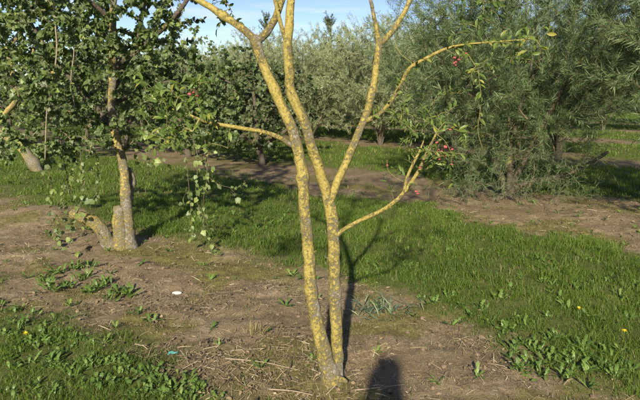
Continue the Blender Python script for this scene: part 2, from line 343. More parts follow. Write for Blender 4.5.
# ------------------------------------------------------------------ grass and litter (nobody could count these)
def scatter(rng, x0, x1, y0, y1, dens):
    n = int((x1 - x0) * (y1 - y0) * dens)
    return rng.uniform(x0, x1, n), rng.uniform(y0, y1, n)
def blades(x, y, H, W, lean, rnd, rng):
    n = len(x); th = rng.uniform(0, 2 * math.pi, n); z = ground_z(x, y) - 0.004
    B = np.stack([x, y, z], -1); S = np.stack([np.cos(th), np.sin(th), np.zeros(n)], -1)
    ph = rng.uniform(0, 2 * math.pi, n); Ld = np.stack([np.cos(ph), np.sin(ph), np.zeros(n)], -1) * (lean * H)[:, None]
    up = np.array([0, 0, 1.0])
    m = B + Ld * 0.33 + up * (H * 0.58)[:, None]; t = B + Ld + up * (H * (1 - 0.35 * lean))[:, None]
    w = S * (W * 0.5)[:, None]
    V = np.stack([B - w, B + w, m + w * 0.85, m - w * 0.85, t], 1).reshape(-1, 3)
    k = (np.arange(n) * 5)[:, None, None]; Tt = np.array([[0, 1, 2], [0, 2, 3], [3, 2, 4]])[None] + k
    return V, Tt.reshape(-1, 3), np.repeat(rnd, 5)
rng = np.random.default_rng(7)
bag = Bag()
for (y0, y1, dens, w0, hs) in ((1.2, 4.0, 8200, 0.0031, 0.85), (4.0, 8.0, 4000, 0.0046, 0.95), (8.0, 14.0, 850, 0.0090, 1.05), (14.0, 26.0, 210, 0.019, 1.15), (26.0, 48.0, 45, 0.045, 1.3)):
    half = 0.62 * y1 + 1.2
    x, y = scatter(rng, -half, half, y0, y1, dens)
    k = np.abs(x) < 0.62 * y + 1.2; x, y = x[k], y[k]
    c = grass_cover(x, y); clump = fbm(x, y, 5.5, 61, 3, 0.6); patch = fbm(x, y, 1.1, 67, 3)
    keep = rng.random(len(x)) < c * (0.25 + 0.9 * sstep(0.30, 0.62, clump)) + (1 - c) * 0.035 * sstep(0.5, 0.7, clump)
    x, y, c, clump, patch = x[keep], y[keep], c[keep], clump[keep], patch[keep]
    n = len(x); thin = 0.45 + 0.55 * c
    H = (0.035 + 0.075 * rng.random(n) ** 1.4 + 0.06 * sstep(0.45, 0.75, clump)) * thin * hs * (0.5 + 0.5 * patch)
    near_left = sstep(1.2, 0.2, (x + y) * S2 - 0.9)
    H = H * (1 - 0.35 * near_left)
    rnd = np.clip(0.12 + 0.55 * rng.random(n) + 0.5 * (patch - 0.5) + 0.25 * (clump - 0.5) - 0.06, 0, 0.84)
    rnd = np.where(rng.random(n) < 0.05 + 0.12 * (1 - c), rng.uniform(0.9, 1.0, n), rnd)
    bag.add(*blades(x, y, H, w0 * rng.uniform(0.7, 1.4, n), rng.uniform(0.15, 0.95, n), rnd, rng))
tag(link('grass', bag.mesh('grass', smooth=False), M_GRASS), 'short green grass covering the lanes between the tree rows', 'grass', kind='stuff')

rng = np.random.default_rng(17)
bag = Bag()                                # straw, broken twigs and dead leaves on the bare strips
for (y0, y1, dens, sc) in ((1.6, 4.5, 3600, 1.0), (4.5, 9.0, 900, 1.4), (9.0, 20.0, 90, 2.2)):
    half = 0.62 * y1 + 1.0
    x, y = scatter(rng, -half, half, y0, y1, dens); c = grass_cover(x, y)
    cl = fbm(x, y, 2.6, 71, 3, 0.6)
    heap = np.exp(-(((x + 0.45) / 0.55) ** 2 + ((y - 2.85) / 0.38) ** 2)) + np.exp(-(((x - 0.02) / 0.22) ** 2 + ((y - 2.66) / 0.16) ** 2))
    keep = rng.random(len(x)) < (1 - c) * np.clip(0.05 + 0.62 * sstep(0.48, 0.76, cl) + 1.5 * heap, 0, 1); x, y = x[keep], y[keep]; n = len(x)
    L = (0.015 + 0.10 * rng.random(n) ** 2.2) * sc ** 0.5; W = (0.0012 + 0.0022 * rng.random(n)) * sc
    a = rng.uniform(0, math.pi, n); D = np.stack([np.cos(a), np.sin(a), rng.normal(0, 0.16, n)], -1)
    P = np.stack([x, y, ground_z(x, y) + rng.uniform(0.002, 0.016, n)], -1)
    N = np.stack([rng.normal(0, 0.5, n), rng.normal(0, 0.5, n), np.ones(n)], -1)
    strip = (np.array([(-0.5, -0.5, 0), (-0.5, 0.5, 0), (0.0, -0.5, 0.05), (0.0, 0.5, 0.05), (0.5, -0.3, 0), (0.5, 0.3, 0)], float), np.array([(0, 2, 1), (1, 2, 3), (2, 4, 3), (3, 4, 5)]))
    bag.add(*leaves(P, D, N, L, W, strip, np.clip(rng.normal(0.55, 0.25, n), 0, 1)))
    q = rng.random(n) < 0.13; k = int(q.sum())
    a = rng.uniform(0, 6.28, k); D = np.stack([np.cos(a), np.sin(a), rng.normal(0, 0.3, k)], -1)
    N = np.stack([rng.normal(0, 0.5, k), rng.normal(0, 0.5, k), np.ones(k)], -1)
    bag.add(*leaves(P[q] + [0, 0, 0.006], D, N, rng.uniform(0.015, 0.04, k) * sc ** 0.5, rng.uniform(0.010, 0.024, k) * sc ** 0.5, LANCE, np.clip(rng.normal(0.25, 0.18, k), 0, 1)))
tag(link('plant_litter', bag.mesh('plant_litter', smooth=False), M_LITTER), 'dry straw, broken twigs and dead leaves on the bare soil', 'litter', kind='stuff')

rng = np.random.default_rng(19)
bag = Bag()                                # short mossy stubble and dry grass on the bare strips
for (y0, y1, dens, w0) in ((1.6, 4.2, 9500, 0.0021), (4.2, 8.0, 2600, 0.0036)):
    half = 0.62 * y1 + 0.8; x, y = scatter(rng, -half, half, y0, y1, dens); c = grass_cover(x, y); mo = moss_amount(x, y)
    keep = rng.random(len(x)) < (1 - c) * (0.22 + 1.1 * mo) * sstep(0.3, 0.6, fbm(x, y, 7.0, 93, 3)); x, y, mo = x[keep], y[keep], mo[keep]; n = len(x)
    bag.add(*blades(x, y, rng.uniform(0.008, 0.030, n), w0 * rng.uniform(.7, 1.3, n), rng.uniform(.3, 1.2, n), np.clip(rng.normal(0.62, 0.25, n) - 0.35 * mo, 0, 1), rng))
tag(link('stubble', bag.mesh('stubble', smooth=False), M_DRYG), 'short mossy and dry grass stubble on the soil strips', 'stubble', kind='stuff')
rng = np.random.default_rng(23)
bm = bmesh.new(); bmesh.ops.create_icosphere(bm, subdivisions=1, radius=1.0)
ICO_V = np.array([v.co[:] for v in bm.verts]); ICO_T = np.array([[v.index for v in f.verts] for f in bm.faces]); bm.free()
x, y = scatter(rng, -3.5, 3.5, 1.8, 6.5, 240); keep = rng.random(len(x)) < (1 - grass_cover(x, y)) * sstep(0.35, 0.7, fbm(x, y, 2.0, 77, 3)); x, y = x[keep], y[keep]; n = len(x)
r = 0.003 + 0.014 * rng.random(n) ** 4
V = ICO_V[None] * (r[:, None, None] * rng.uniform(0.65, 1.3, (n, len(ICO_V), 1))) * np.array([1.15, 1.0, 0.7]) + np.stack([x, y, ground_z(x, y) + r * 0.25], -1)[:, None, :]
T = ICO_T[None] + (np.arange(n) * len(ICO_V))[:, None, None]
bag = Bag(); bag.add(V, T); tag(link('soil_crumbs', bag.mesh('soil_crumbs', smooth=False), M_CLOD), 'small brown crumbs of earth on the bare soil', 'soil', kind='stuff')

# ------------------------------------------------------------------ branch growing
def grow(limbs, targets, rng, bend=0.18, sag=0.0, steps=4, climb=1.6):
    """limbs: point lists that already stand; every target is reached from the nearest wood. Returns twigs and the parent twig of each."""
    pos = np.concatenate([np.asarray(l)[:, :3] for l in limbs]); own = np.full(len(pos), -1)
    t = np.asarray(targets); d0 = np.min(np.linalg.norm(t[:, None] - pos[None, ::3], axis=2), axis=1)
    cap = len(pos) + len(t) * steps; Pn = np.zeros((cap, 3)); Ow = np.full(cap, -1); Pn[:len(pos)] = pos; n = len(pos)
    tw, par = [], []
    for k in np.argsort(d0):
        q = t[k]; d = Pn[:n] - q; dist = np.sqrt((d * d).sum(1)) * np.where(d[:, 2] > 0, climb, 1.0)
        j = int(np.argmin(dist)); p = Pn[j].copy(); L = np.linalg.norm(q - p)
        s = np.linspace(0, 1, steps + 1)[:, None]
        off = rng.normal(0, bend * L, 3) * 0.6 + np.array([0, 0, 0.16 * L])
        path = p + (q - p) * s + off * (s * (1 - s) * 2.2) - np.array([0, 0, sag * L]) * s ** 3
        Pn[n:n + steps] = path[1:]; Ow[n:n + steps] = len(tw); n += steps
        par.append(int(Ow[j])); tw.append(path)
    return tw, par
def twig_mesh(bag, tw, par, r0=0.0022, rtip=0.0012, p=0.5, sides=4):
    cnt = np.ones(len(tw))
    for k in range(len(tw) - 1, -1, -1):
        if par[k] >= 0: cnt[par[k]] += cnt[k]
    for k, P in enumerate(tw):
        rb = r0 * cnt[k] ** p; re = max(rtip, rb * 0.45)
        bag.add(*tube(P, np.linspace(rb, re, len(P)), sides if rb > 0.006 else 3, cap=False), 0.5)
def ellipsoid_points(rng, c, r, n, shell=0.35, zmin=None):
    d = unit(rng.normal(size=(n * 2, 3))); rad = (shell + (1 - shell) * rng.random((n * 2, 1))) ** (1 / 2.0)
    rad *= 0.72 + 0.5 * fbm(d[:, 0] * 2 + c[0], d[:, 1] * 2 + d[:, 2] * 3 + c[1], 1.0, 3)[:, None]
    p = np.asarray(c) + d * rad * np.asarray(r)
    if zmin is not None: p = p[p[:, 2] > zmin]
    return p[:n]
def shoot_leaves(bag, paths, rng, spacing, L, W, template, spread=0.9, upn=0.8, lo=0.15, rmean=0.5, rsd=0.22, droop=0.0, lsd=0.25):
    """leaves along the outer part of each path, alternating round it"""
    PP, DD, NN = [], [], []
    for P in paths:
        seg = np.linalg.norm(np.diff(P, axis=0), axis=1); tot = seg.sum(); m = max(1, int(tot * (1 - lo) / spacing))
        s = rng.uniform(lo, 1.0, m) * tot; cum = np.concatenate([[0], np.cumsum(seg)])
        k = np.clip(np.searchsorted(cum, s) - 1, 0, len(seg) - 1); f = ((s - cum[k]) / (seg[k] + 1e-9))[:, None]
        PP.append(P[k] * (1 - f) + P[k + 1] * f); DD.append(unit(P[k + 1] - P[k]))
    P = np.vstack(PP); A = np.vstack(DD); n = len(P)
    side = unit(np.cross(A, rng.normal(size=(n, 3)))); D = A * (1 - 0.45 * spread) + side * spread + np.array([0, 0, -droop])
    N = rng.normal(0, 1 - 0.5 * upn, (n, 3)) + np.array([-0.1, -0.35, 1.0]) * upn
    s = np.clip(rng.normal(1, lsd, n), 0.45, 1.6)
    bag.add(*leaves(P, D, N, L * s, W * s, template, np.clip(rng.normal(rmean, rsd, n), 0, 1)))
    return n
def px_path(pts, step=0.02):             # (px, py, Y, radius) through the photograph's points
    return catmull(np.array([np.append(at(a, b, Y), r) for a, b, Y, r in pts]), step)
def limb(name, Q, mat, root, sides=14, wob=0.16, seed=0.0, label=None):
    Q = Q.copy(); n = len(Q); t = np.arange(n) * 0.35 + seed * 3; ends = np.minimum(1, np.minimum(np.arange(n), np.arange(n)[::-1]) / 6.0)
    for ax in range(3): Q[:, ax] += (fbm(t, t * 0 + ax * 5.0, 0.5, 21, 3, 0.6) - 0.5) * Q[:, 3] * 0.75 * ends
    kr = np.random.default_rng(int(seed * 100) % 9999)
    for c in kr.uniform(0, n, max(1, n // 14)): Q[:, 3] *= 1 + kr.uniform(.06, .24) * np.exp(-((np.arange(n) - c) / 1.3) ** 2)
    V, T = tube(Q[:, :3], Q[:, 3], sides, True, wob, seed)
    b = Bag(); b.add(V, T); o = link(name, b.mesh(name, root.location), mat, root)
    if label: o['label'] = label
    return o

# ------------------------------------------------------------------ the pruned spindle tree in the foreground
rng = np.random.default_rng(101)
base = on_ground(331, 381)
Y0 = float(base[1])
R = empty('spindle_tree', tuple(base), 'pruned twin-stemmed tree with yellow lichen bark standing in the centre foreground', 'tree')
PXM = 1 / F_PX * (Y0 / math.cos(PITCH))   # metres per pixel near the tree
def w(px): return px * PXM * 0.44
left = px_path([(332, 392, Y0, w(34)), (331, 383, Y0, w(28)), (329, 374, Y0, w(23)), (326, 360, Y0, w(19.5)), (319, 335, Y0 - .01, w(16)), (313, 300, Y0 - .01, w(14.5)), (309, 255, Y0, w(13.5)), (304, 205, Y0, w(13)), (300, 165, Y0 + .02, w(12.5)), (291, 130, Y0 + .05, w(12)), (274, 90, Y0 + .08, w(11)), (262, 62, Y0 + .10, w(10.5)), (256, 42, Y0 + .11, w(10.5)), (251, 36, Y0 + .11, w(6))])
right = px_path([(337, 386, Y0 + .03, w(16)), (338, 366, Y0 + .03, w(14.5)), (337, 335, Y0 + .04, w(14)), (334, 290, Y0 + .05, w(14)), (333, 250, Y0 + .06, w(14)), (330, 212, Y0 + .07, w(13.5)), (325, 190, Y0 + .07, w(11.5)), (316, 160, Y0 + .05, w(11.5)), (306, 128, Y0 + .02, w(11)), (293, 98, Y0, w(10.5)), (289, 75, Y0 - .02, w(10.5)), (288, 45, Y0 - .03, w(10)), (290, 15, Y0 - .02, w(9)), (292, -10, Y0, w(8)), (300, -60, Y0 + .1, w(6)), (296, -110, Y0 + .1, w(4))])
limb('stem', left, M_BARKY, R, 20, 0.11, 1.0, 'left stem, bending up to a high fork')
limb('stem', right, M_BARKY, R, 20, 0.11, 4.0, 'right stem, forking at half height')
bspec = [
    [(258, 44, Y0 + .11, w(9.5)), (247, 33, Y0 + .11, w(8.5)), (230, 20, Y0 + .12, w(8)), (212, 9, Y0 + .14, w(7.5)), (195, -2, Y0 + .17, w(7)), (170, -25, Y0 + .25, w(6)), (150, -60, Y0 + .3, w(4))],
    [(255, 43, Y0 + .11, w(9.5)), (266, 33, Y0 + .10, w(8.5)), (274, 20, Y0 + .08, w(8)), (280, 5, Y0 + .06, w(7.5)), (285, -20, Y0 + .05, w(6.5)), (275, -80, Y0 + .05, w(4))],
    [(292, 146, Y0 + .04, w(6)), (280, 138, Y0 + .02, w(5.2)), (262, 132, Y0 - .02, w(4.6)), (240, 128, Y0 - .06, w(4.4)), (218, 124, Y0 - .09, w(4)), (204, 121, Y0 - .11, w(3.2)), (190, 115, Y0 - .13, w(2))],
    [(329, 204, Y0 + .07, w(10)), (337, 183, Y0 + .09, w(9.5)), (347, 160, Y0 + .12, w(9.2)), (358, 135, Y0 + .16, w(8.8)), (367, 112, Y0 + .19, w(8.4)), (374, 85, Y0 + .22, w(8)), (377, 62, Y0 + .24, w(7.8)), (379, 45, Y0 + .25, w(7.6)), (381, 38, Y0 + .25, w(5))],
    [(379, 47, Y0 + .25, w(6.4)), (377, 30, Y0 + .25, w(5.2)), (374, 14, Y0 + .25, w(4.8)), (371, 0, Y0 + .25, w(4.6)), (364, -40, Y0 + .28, w(3.5))],
    [(378, 46, Y0 + .25, w(7)), (388, 36, Y0 + .26, w(6.4)), (399, 22, Y0 + .28, w(6)), (408, 4, Y0 + .3, w(5.6)), (418, -25, Y0 + .34, w(4.5)), (440, -80, Y0 + .4, w(3))],
    [(366, 121, Y0 + .18, w(6)), (378, 115, Y0 + .17, w(5)), (391, 101, Y0 + .14, w(4.7)), (402, 82, Y0 + .10, w(4.5)), (410, 68, Y0 + .07, w(4.4)), (425, 59, Y0 + .03, w(3.6)), (445, 49, Y0 - .02, w(2.8)), (462, 45, Y0 - .06, w(2.0)), (490, 42, Y0 - .1, w(1.5)), (520, 40, Y0 - .15, w(1.2)), (534, 38, Y0 - .18, w(1.0))],
    [(334, 238, Y0 + .06, w(6)), (346, 228, Y0 + .03, w(5)), (362, 220, Y0, w(4.8)), (384, 209, Y0 - .04, w(4.6)), (398, 199, Y0 - .06, w(4.5)), (410, 184, Y0 - .08, w(4.2)), (420, 168, Y0 - .10, w(3.8)), (428, 150, Y0 - .12, w(3)), (436, 134, Y0 - .13, w(2))],
    [(404, 193, Y0 - .07, w(4)), (407, 178, Y0 - .08, w(3.6)), (413, 164, Y0 - .08, w(3)), (420, 150, Y0 - .06, w(2)), (424, 140, Y0 - .05, w(1.4))],
    [(286, 42, Y0 - .03, w(5)), (281, 26, Y0 - .05, w(4.4)), (276, 5, Y0 - .07, w(4)), (268, -30, Y0 - .1, w(3))],
    [(336, 378, Y0 - .02, w(9)), (343, 380, Y0 - .05, w(6)), (347, 382, Y0 - .06, w(3.5))],
]
limbs = [left, right]
for k, s in enumerate(bspec):
    q = px_path(s); limbs.append(q); limb('branch' if k < 10 else 'stub', q, M_BARKY, R, 12, 0.13, 7.0 + k * 2.3)
sp = Bag()                               # short spurs and pruning snags
for q in limbs[:-1]:
    for k in rng.integers(6, len(q) - 3, max(2, len(q) // 16)):
        d = unit(np.cross(q[k + 1, :3] - q[k, :3], rng.normal(size=3))) + unit(q[k + 1, :3] - q[k, :3]) * 0.5; L = q[k, 3] + rng.uniform(.004, .022); rr_ = rng.uniform(.0015, .0035)
        sp.add(*tube(np.array([q[k, :3], q[k, :3] + d * L * .6, q[k, :3] + d * L + [0, 0, .003]]), np.array([rr_ * 1.6, rr_ * 1.1, rr_ * .8]), 6))
o = link('spur', sp.mesh('spur', base), M_BARKY, R); o['kind'] = 'stuff'
# fine twigs and leaf sprays, and the crown that goes on above the picture
def px_cloud(rng, n, x0, x1, y0, y1, Ya, Yb, rad=None):
    return np.array([at(rng.uniform(x0, x1), rng.uniform(y0, y1), rng.uniform(Ya, Yb)) for _ in range(n)])
b_tw, b_lf = Bag(), Bag()
def spray(limb_list, tg, spacing=0.016, L=0.052, W=0.024, rmean=0.5, lo=0.1, bend=0.2):
    tw, par = grow(limb_list, tg, rng, bend, 0.05); twig_mesh(b_tw, tw, par, 0.0016, 0.0010, 0.4)
    shoot_leaves(b_lf, tw, rng, spacing, L, W, LANCE, 0.8, 0.7, lo, rmean)
    return tw
spray([limbs[4][-12:]], px_cloud(rng, 60, 138, 214, 76, 148, Y0 - .3, Y0 + .2), 0.009, 0.038, 0.015)
spray([limbs[4][-30:-8]], px_cloud(rng, 4, 205, 235, 135, 150, Y0 - .15, Y0 + .0), 0.03, 0.04, 0.018)
spray([limbs[9][-22:], limbs[10][-14:]], px_cloud(rng, 60, 386, 470, 88, 172, Y0 - .35, Y0 + .25), 0.011, 0.033, 0.0105)
spray([limbs[9][-40:], limbs[10][-20:]], px_cloud(rng, 14, 380, 460, 150, 190, Y0 - .2, Y0 + .1), 0.02, 0.032, 0.0105, 0.45)
spray([limbs[8][-10:]], px_cloud(rng, 14, 508, 552, 24, 68, Y0 - .3, Y0), 0.016, 0.040, 0.016, 0.72)
spray([limbs[8][-40:-18]], px_cloud(rng, 10, 466, 502, 50, 86, Y0 - .2, Y0), 0.016, 0.034, 0.013, 0.8)
shoot_leaves(b_lf, [limbs[8][-60::6, :3]], rng, 0.011, 0.036, 0.014, LANCE, 0.8, 0.6, 0.0, 0.7)
spray([limbs[8][-60:]], px_cloud(rng, 12, 450, 530, 28, 62, Y0 - .2, Y0), 0.02, 0.032, 0.012, 0.7)
hang = px_path([(478, 70, Y0 - .1, .0015), (481, 100, Y0 - .1, .0014), (478, 130, Y0 - .1, .001), (483, 150, Y0 - .1, .001)])[:, :3]
b_tw.add(*tube(hang, 0.0014, 4)); shoot_leaves(b_lf, [hang[::3]], rng, 0.022, 0.04, 0.013, LANCE, 0.8, 0.6, 0.0, 0.7)
top_r = px_path([(440, -80, Y0 + .4, .006), (465, -50, Y0 + .2, .004), (478, -20, Y0 + .1, .003), (482, -5, Y0 + .05, .002)])
spray([top_r[-12:]], px_cloud(rng, 20, 455, 508, -10, 36, Y0 - .1, Y0 + .2), 0.014, 0.036, 0.015, 0.35)
b_tw.add(*tube(top_r[:, :3], top_r[:, 3], 5))
top_l = px_path([(170, -25, Y0 + .25, .004), (205, -35, Y0 + .2, .003), (222, -12, Y0 + .2, .002), (226, 4, Y0 + .2, .0015)])
b_tw.add(*tube(top_l[:, :3], top_l[:, 3], 5)); spray([top_l[-10:]], px_cloud(rng, 16, 210, 240, -12, 30, Y0 + .1, Y0 + .3), 0.014, 0.036, 0.018, 0.25)
tg = ellipsoid_points(rng, (0.05, Y0 + 0.45, 2.85), (1.45, 1.15, 0.62), 330, 0.3)
lim_z = CAM_H + tg[:, 1] * (0.361 - TP) / (1 + 0.361 * TP)     # keep the outer crown as high as the photograph has it
tg = tg[tg[:, 2] > lim_z + 0.16]
tw, par = grow([q[-25:] for q in limbs[2:8]] + [right[-30:]], tg, rng, 0.15); twig_mesh(b_tw, tw, par, 0.0017, 0.001, 0.5)
tw = [p for p in tw if np.all(p[:, 2] > CAM_H + p[:, 1] * (0.361 - TP) / (1 + 0.361 * TP) + 0.09)]
shoot_leaves(b_lf, tw, rng, 0.016, 0.052, 0.025, LANCE, 0.8, 0.7, 0.1, 0.45)
for a, b in (((393, 38), (411, 62)), ((411, 62), (420, 66))):
    p = px_path([(a[0], a[1], Y0 + .27, .003), ((a[0] + b[0]) / 2 - 2, (a[1] + b[1]) / 2 + 3, Y0 + .25, .0024), (b[0], b[1], Y0 + .22, .002)]); b_tw.add(*tube(p[:, :3], p[:, 3], 5))
for pts in ([(405, 182), (396, 178), (388, 170), (387, 160)], [(410, 184), (415, 182), (418, 187)], [(436, 134), (444, 140), (450, 150), (452, 160)], [(428, 150), (436, 148), (441, 152)], [(445, 49), (452, 53), (457, 57)], [(204, 121), (198, 104), (193, 89)]):
    p = px_path([(a, b, Y0 - .13, .0018) for a, b in pts]); b_tw.add(*tube(p[:, :3], np.linspace(.0018, .001, len(p)), 4))
o = link('twig', b_tw.mesh('twig', base), M_GREENTWIG, R); o['kind'] = 'stuff'
o = link('foliage', b_lf.mesh('foliage', base), M_SPIN, R); o['kind'] = 'stuff'
# four-lobed pink fruits on thin stalks
fb = Bag()
for k in range(4):
    a = k * math.pi / 2 + 0.4; fb.add(ICO_V * np.array([0.0062, 0.0062, 0.0072]) + np.array([math.cos(a) * 0.0055, math.sin(a) * 0.0055, -0.012]), ICO_T)
fb.add(*tube(np.array([(0, 0, 0.022), (0.002, 0, 0.008), (0, 0, -0.008)]), 0.0008, 3))
fruit_me = fb.mesh('fruit')
fspots = [(436, 141), (438, 148), (446, 145), (439, 158), (445, 155), (452, 163), (441, 153), (387, 164), (452, 148), (418, 192), (416, 190), (420, 166), (450, 128), (434, 137),
          (455, 56), (457, 61), (456, 64), (466, 52), (453, 62), (459, 58), (190, 92), (194, 91), (197, 94), (442, 150), (437, 152)]
for px, py in fspots:
    o = link('fruit', fruit_me, M_FRUIT, R); p = at(px, py, Y0 - 0.14 + rng.uniform(-.03, .03)) - base
    o.location = p; o.rotation_euler = rng.normal(0, 0.3, 3); s = rng.uniform(0.5, 0.9); o.scale = (s, s, s)

# ------------------------------------------------------------------ leafy tree with the stump, left middle
rng = np.random.default_rng(202)
base = on_ground(127, 247); Y1 = float(base[1]); PX1 = Y1 / F_PX / math.cos(PITCH)
def w1(px): return px * PX1 * 0.5
R = empty('broadleaf_tree', tuple(base), 'leafy green tree with a thick yellowish trunk foot and a sawn-off side stump', 'tree')
trunk = px_path([(130, 258, Y1, w1(20)), (129, 247, Y1, w1(16)), (128, 235, Y1, w1(13)), (127.5, 219, Y1, w1(12)), (127, 208, Y1, w1(11.5)), (126.5, 198, Y1, w1(10)), (125.5, 181, Y1 + .02, w1(9)), (123, 163, Y1 + .05, w1(8.5)), (118, 145, Y1 + .08, w1(8)), (114, 128, Y1 + .08, w1(8)), (111, 108, Y1 + .08, w1(7.5)), (112, 80, Y1 + .05, w1(7)), (112, 45, Y1 + .02, w1(6.5)), (113, 10, Y1, w1(6)), (118, -40, Y1, w1(5)), (112, -110, Y1 + .1, w1(3))], 0.03)
limb('trunk', trunk, M_BARKL, R, 18, 0.2, 2.0, 'trunk with yellow lichen at its swollen foot')
extra = [
    ('stump', [(120, 253, Y1 - .02, w1(16)), (108, 243, Y1 - .06, w1(14)), (100, 230, Y1 - .10, w1(13)), (93, 223, Y1 - .12, w1(12)), (82, 217, Y1 - .14, w1(10)), (71, 213, Y1 - .16, w1(9))]),
    ('stump', [(122, 256, Y1 - .02, w1(19)), (121, 247, Y1 - .03, w1(16)), (120, 236, Y1 - .04, w1(14)), (119, 224, Y1 - .04, w1(13)), (118.5, 215, Y1 - .04, w1(12)), (119, 207, Y1 - .035, w1(10.5))]),
    ('branch', [(127, 210, Y1 + .05, w1(9)), (131, 190, Y1 + .10, w1(8)), (132, 178, Y1 + .12, w1(7)), (129, 168, Y1 + .12, w1(4))]),
    ('branch', [(112, 45, Y1 + .02, w1(5)), (107, 36, Y1 - .1, w1(4.5)), (101, 31, Y1 - .15, w1(3.5))]),
    ('branch', [(112, 90, Y1 + .05, w1(6)), (128, 60, Y1 + .3, w1(5)), (140, 25, Y1 + .5, w1(4.5)), (146, -10, Y1 + .6, w1(4)), (150, -60, Y1 + .6, w1(3))]),
    ('branch', [(115, 130, Y1 + .08, w1(6)), (85, 95, Y1 + .2, w1(5)), (55, 60, Y1 + .25, w1(4)), (30, 20, Y1 + .3, w1(3)), (15, -30, Y1 + .3, w1(2))]),
    ('branch', [(112, 70, Y1 + .05, w1(5)), (150, 40, Y1 - .1, w1(4.5)), (180, 10, Y1 - .2, w1(4)), (200, -20, Y1 - .2, w1(3)), (225, -30, Y1 - .15, w1(2))]),
    ('branch', [(111, 105, Y1 + .08, w1(5)), (140, 92, Y1 + .4, w1(4)), (175, 80, Y1 + .7, w1(3.4)), (210, 75, Y1 + .8, w1(2.5)), (235, 85, Y1 + .8, w1(1.5))]),
    ('branch', [(113, 20, Y1, w1(5)), (80, -5, Y1 - .2, w1(4)), (50, -20, Y1 - .3, w1(3)), (10, -15, Y1 - .3, w1(2))]),
]
limbs = [trunk[40:]]
for k, (nm, s) in enumerate(extra):
    q = px_path(s, 0.03); limb(nm, q, M_BARKY if k < 2 else M_BARKL if k < 3 else M_BARKD, R, 12, 0.25, 11 + k * 3.1)
    if k >= 4: limbs.append(q)
c = at(110, 20, Y1 + .1)
tg = np.vstack([ellipsoid_points(rng, (c[0] + .05, Y1 + .15, 2.4), (1.45, 1.25, 1.6), 640, 0.2, 1.08),
                px_cloud(rng, 130, -10, 105, 0, 150, Y1 - .7, Y1 + .5), px_cloud(rng, 90, 0, 178, -30, 50, Y1 - .6, Y1 + .4), px_cloud(rng, 90, 120, 245, 62, 150, Y1 - .2, Y1 + 1.0), px_cloud(rng, 60, -5, 100, 105, 162, Y1 - .5, Y1 + .8)])
def in_gap(p):                            # the light gap in the crown above the lane, seen in the photograph right of the trunk
    return (p[:, 0] > at(182, 0, Y1)[0]) & (p[:, 2] > at(182, 52, Y1)[2])
tg = tg[~in_gap(tg)]
b_tw, b_lf = Bag(), Bag()
tw, par = grow(limbs, tg, rng, 0.2, 0.12); twig_mesh(b_tw, tw, par, 0.0022, 0.0013, 0.45)
shoot_leaves(b_lf, tw, rng, 0.0043, 0.041, 0.031, LOBED, 0.85, 0.4, 0.1, 0.48, 0.28, 0.35)
# long hanging shoots
hang_spec = [([(168, 118), (190, 135), (198, 160), (196, 190), (202, 220), (210, 240), (217, 258)], -.25), ([(185, 128), (187, 165), (190, 200), (192, 232), (190, 248)], -.2), ([(205, 140), (207, 175), (203, 205), (208, 228)], -.15), ([(198, 150), (212, 180), (235, 188), (245, 184)], -.1),
             ([(60, 140), (66, 170), (70, 195), (76, 215), (62, 232), (56, 240)], .1), ([(80, 150), (83, 180), (80, 205), (70, 240), (84, 262), (98, 270)], -.3), ([(45, 130), (48, 165), (52, 195), (50, 212)], -.2), ([(95, 150), (98, 175), (97, 196)], .2), ([(84, 130), (80, 155), (68, 182), (56, 215), (60, 250)], .0),
             ([(172, -10), (182, 8), (178, 30), (184, 44)], -.2), ([(140, 120), (150, 150), (148, 168)], -.2), ([(128, 148), (150, 156), (160, 165)], 0.2)]
hl = []
for pts, dy in hang_spec:
    q = px_path([(a, b, Y1 + dy, 0.003) for a, b in pts], 0.03)[:, :3]; hl.append(q[::2]); b_tw.add(*tube(q, np.linspace(.0035, .0014, len(q)), 4))
    side = [q[j] for j in range(3, len(q), 4)]
    for p0 in side:
        e = p0 + rng.normal(0, 0.07, 3) + [0, 0, -0.05]; hl.append(np.array([p0, (p0 + e) / 2 + [0, 0, .01], e])); b_tw.add(*tube(hl[-1], 0.0012, 3))
shoot_leaves(b_lf, hl, rng, 0.030, 0.046, 0.038, LOBED, 0.8, 0.45, 0.02, 0.82, 0.2, 0.5)
o = link('twig', b_tw.mesh('twig', base), M_TWIG, R); o['kind'] = 'stuff'
o = link('crown', b_lf.mesh('crown', base), M_HAW, R); o['kind'] = 'stuff'
q = px_path([(54, -10, Y1 - .5, .007), (54, 12, Y1 - .5, .007), (57, 45, Y1 - .5, .0065), (55, 70, Y1 - .5, .006), (55, 88, Y1 - .5, .006), (48, 105, Y1 - .5, .0055), (46, 125, Y1 - .5, .005), (45, 160, Y1 - .5, .004)], .03)
limb('shoot', q, M_PALETWIG, R, 7, 0.15, 3.0, 'long pale bare shoot hanging down')
q = px_path([(72, 20, Y1 - .45, .005), (74, 50, Y1 - .45, .005), (71, 80, Y1 - .45, .004), (75, 110, Y1 - .45, .003)], .03); limb('shoot', q, M_PALETWIG, R, 6, 0.15, 5.0)

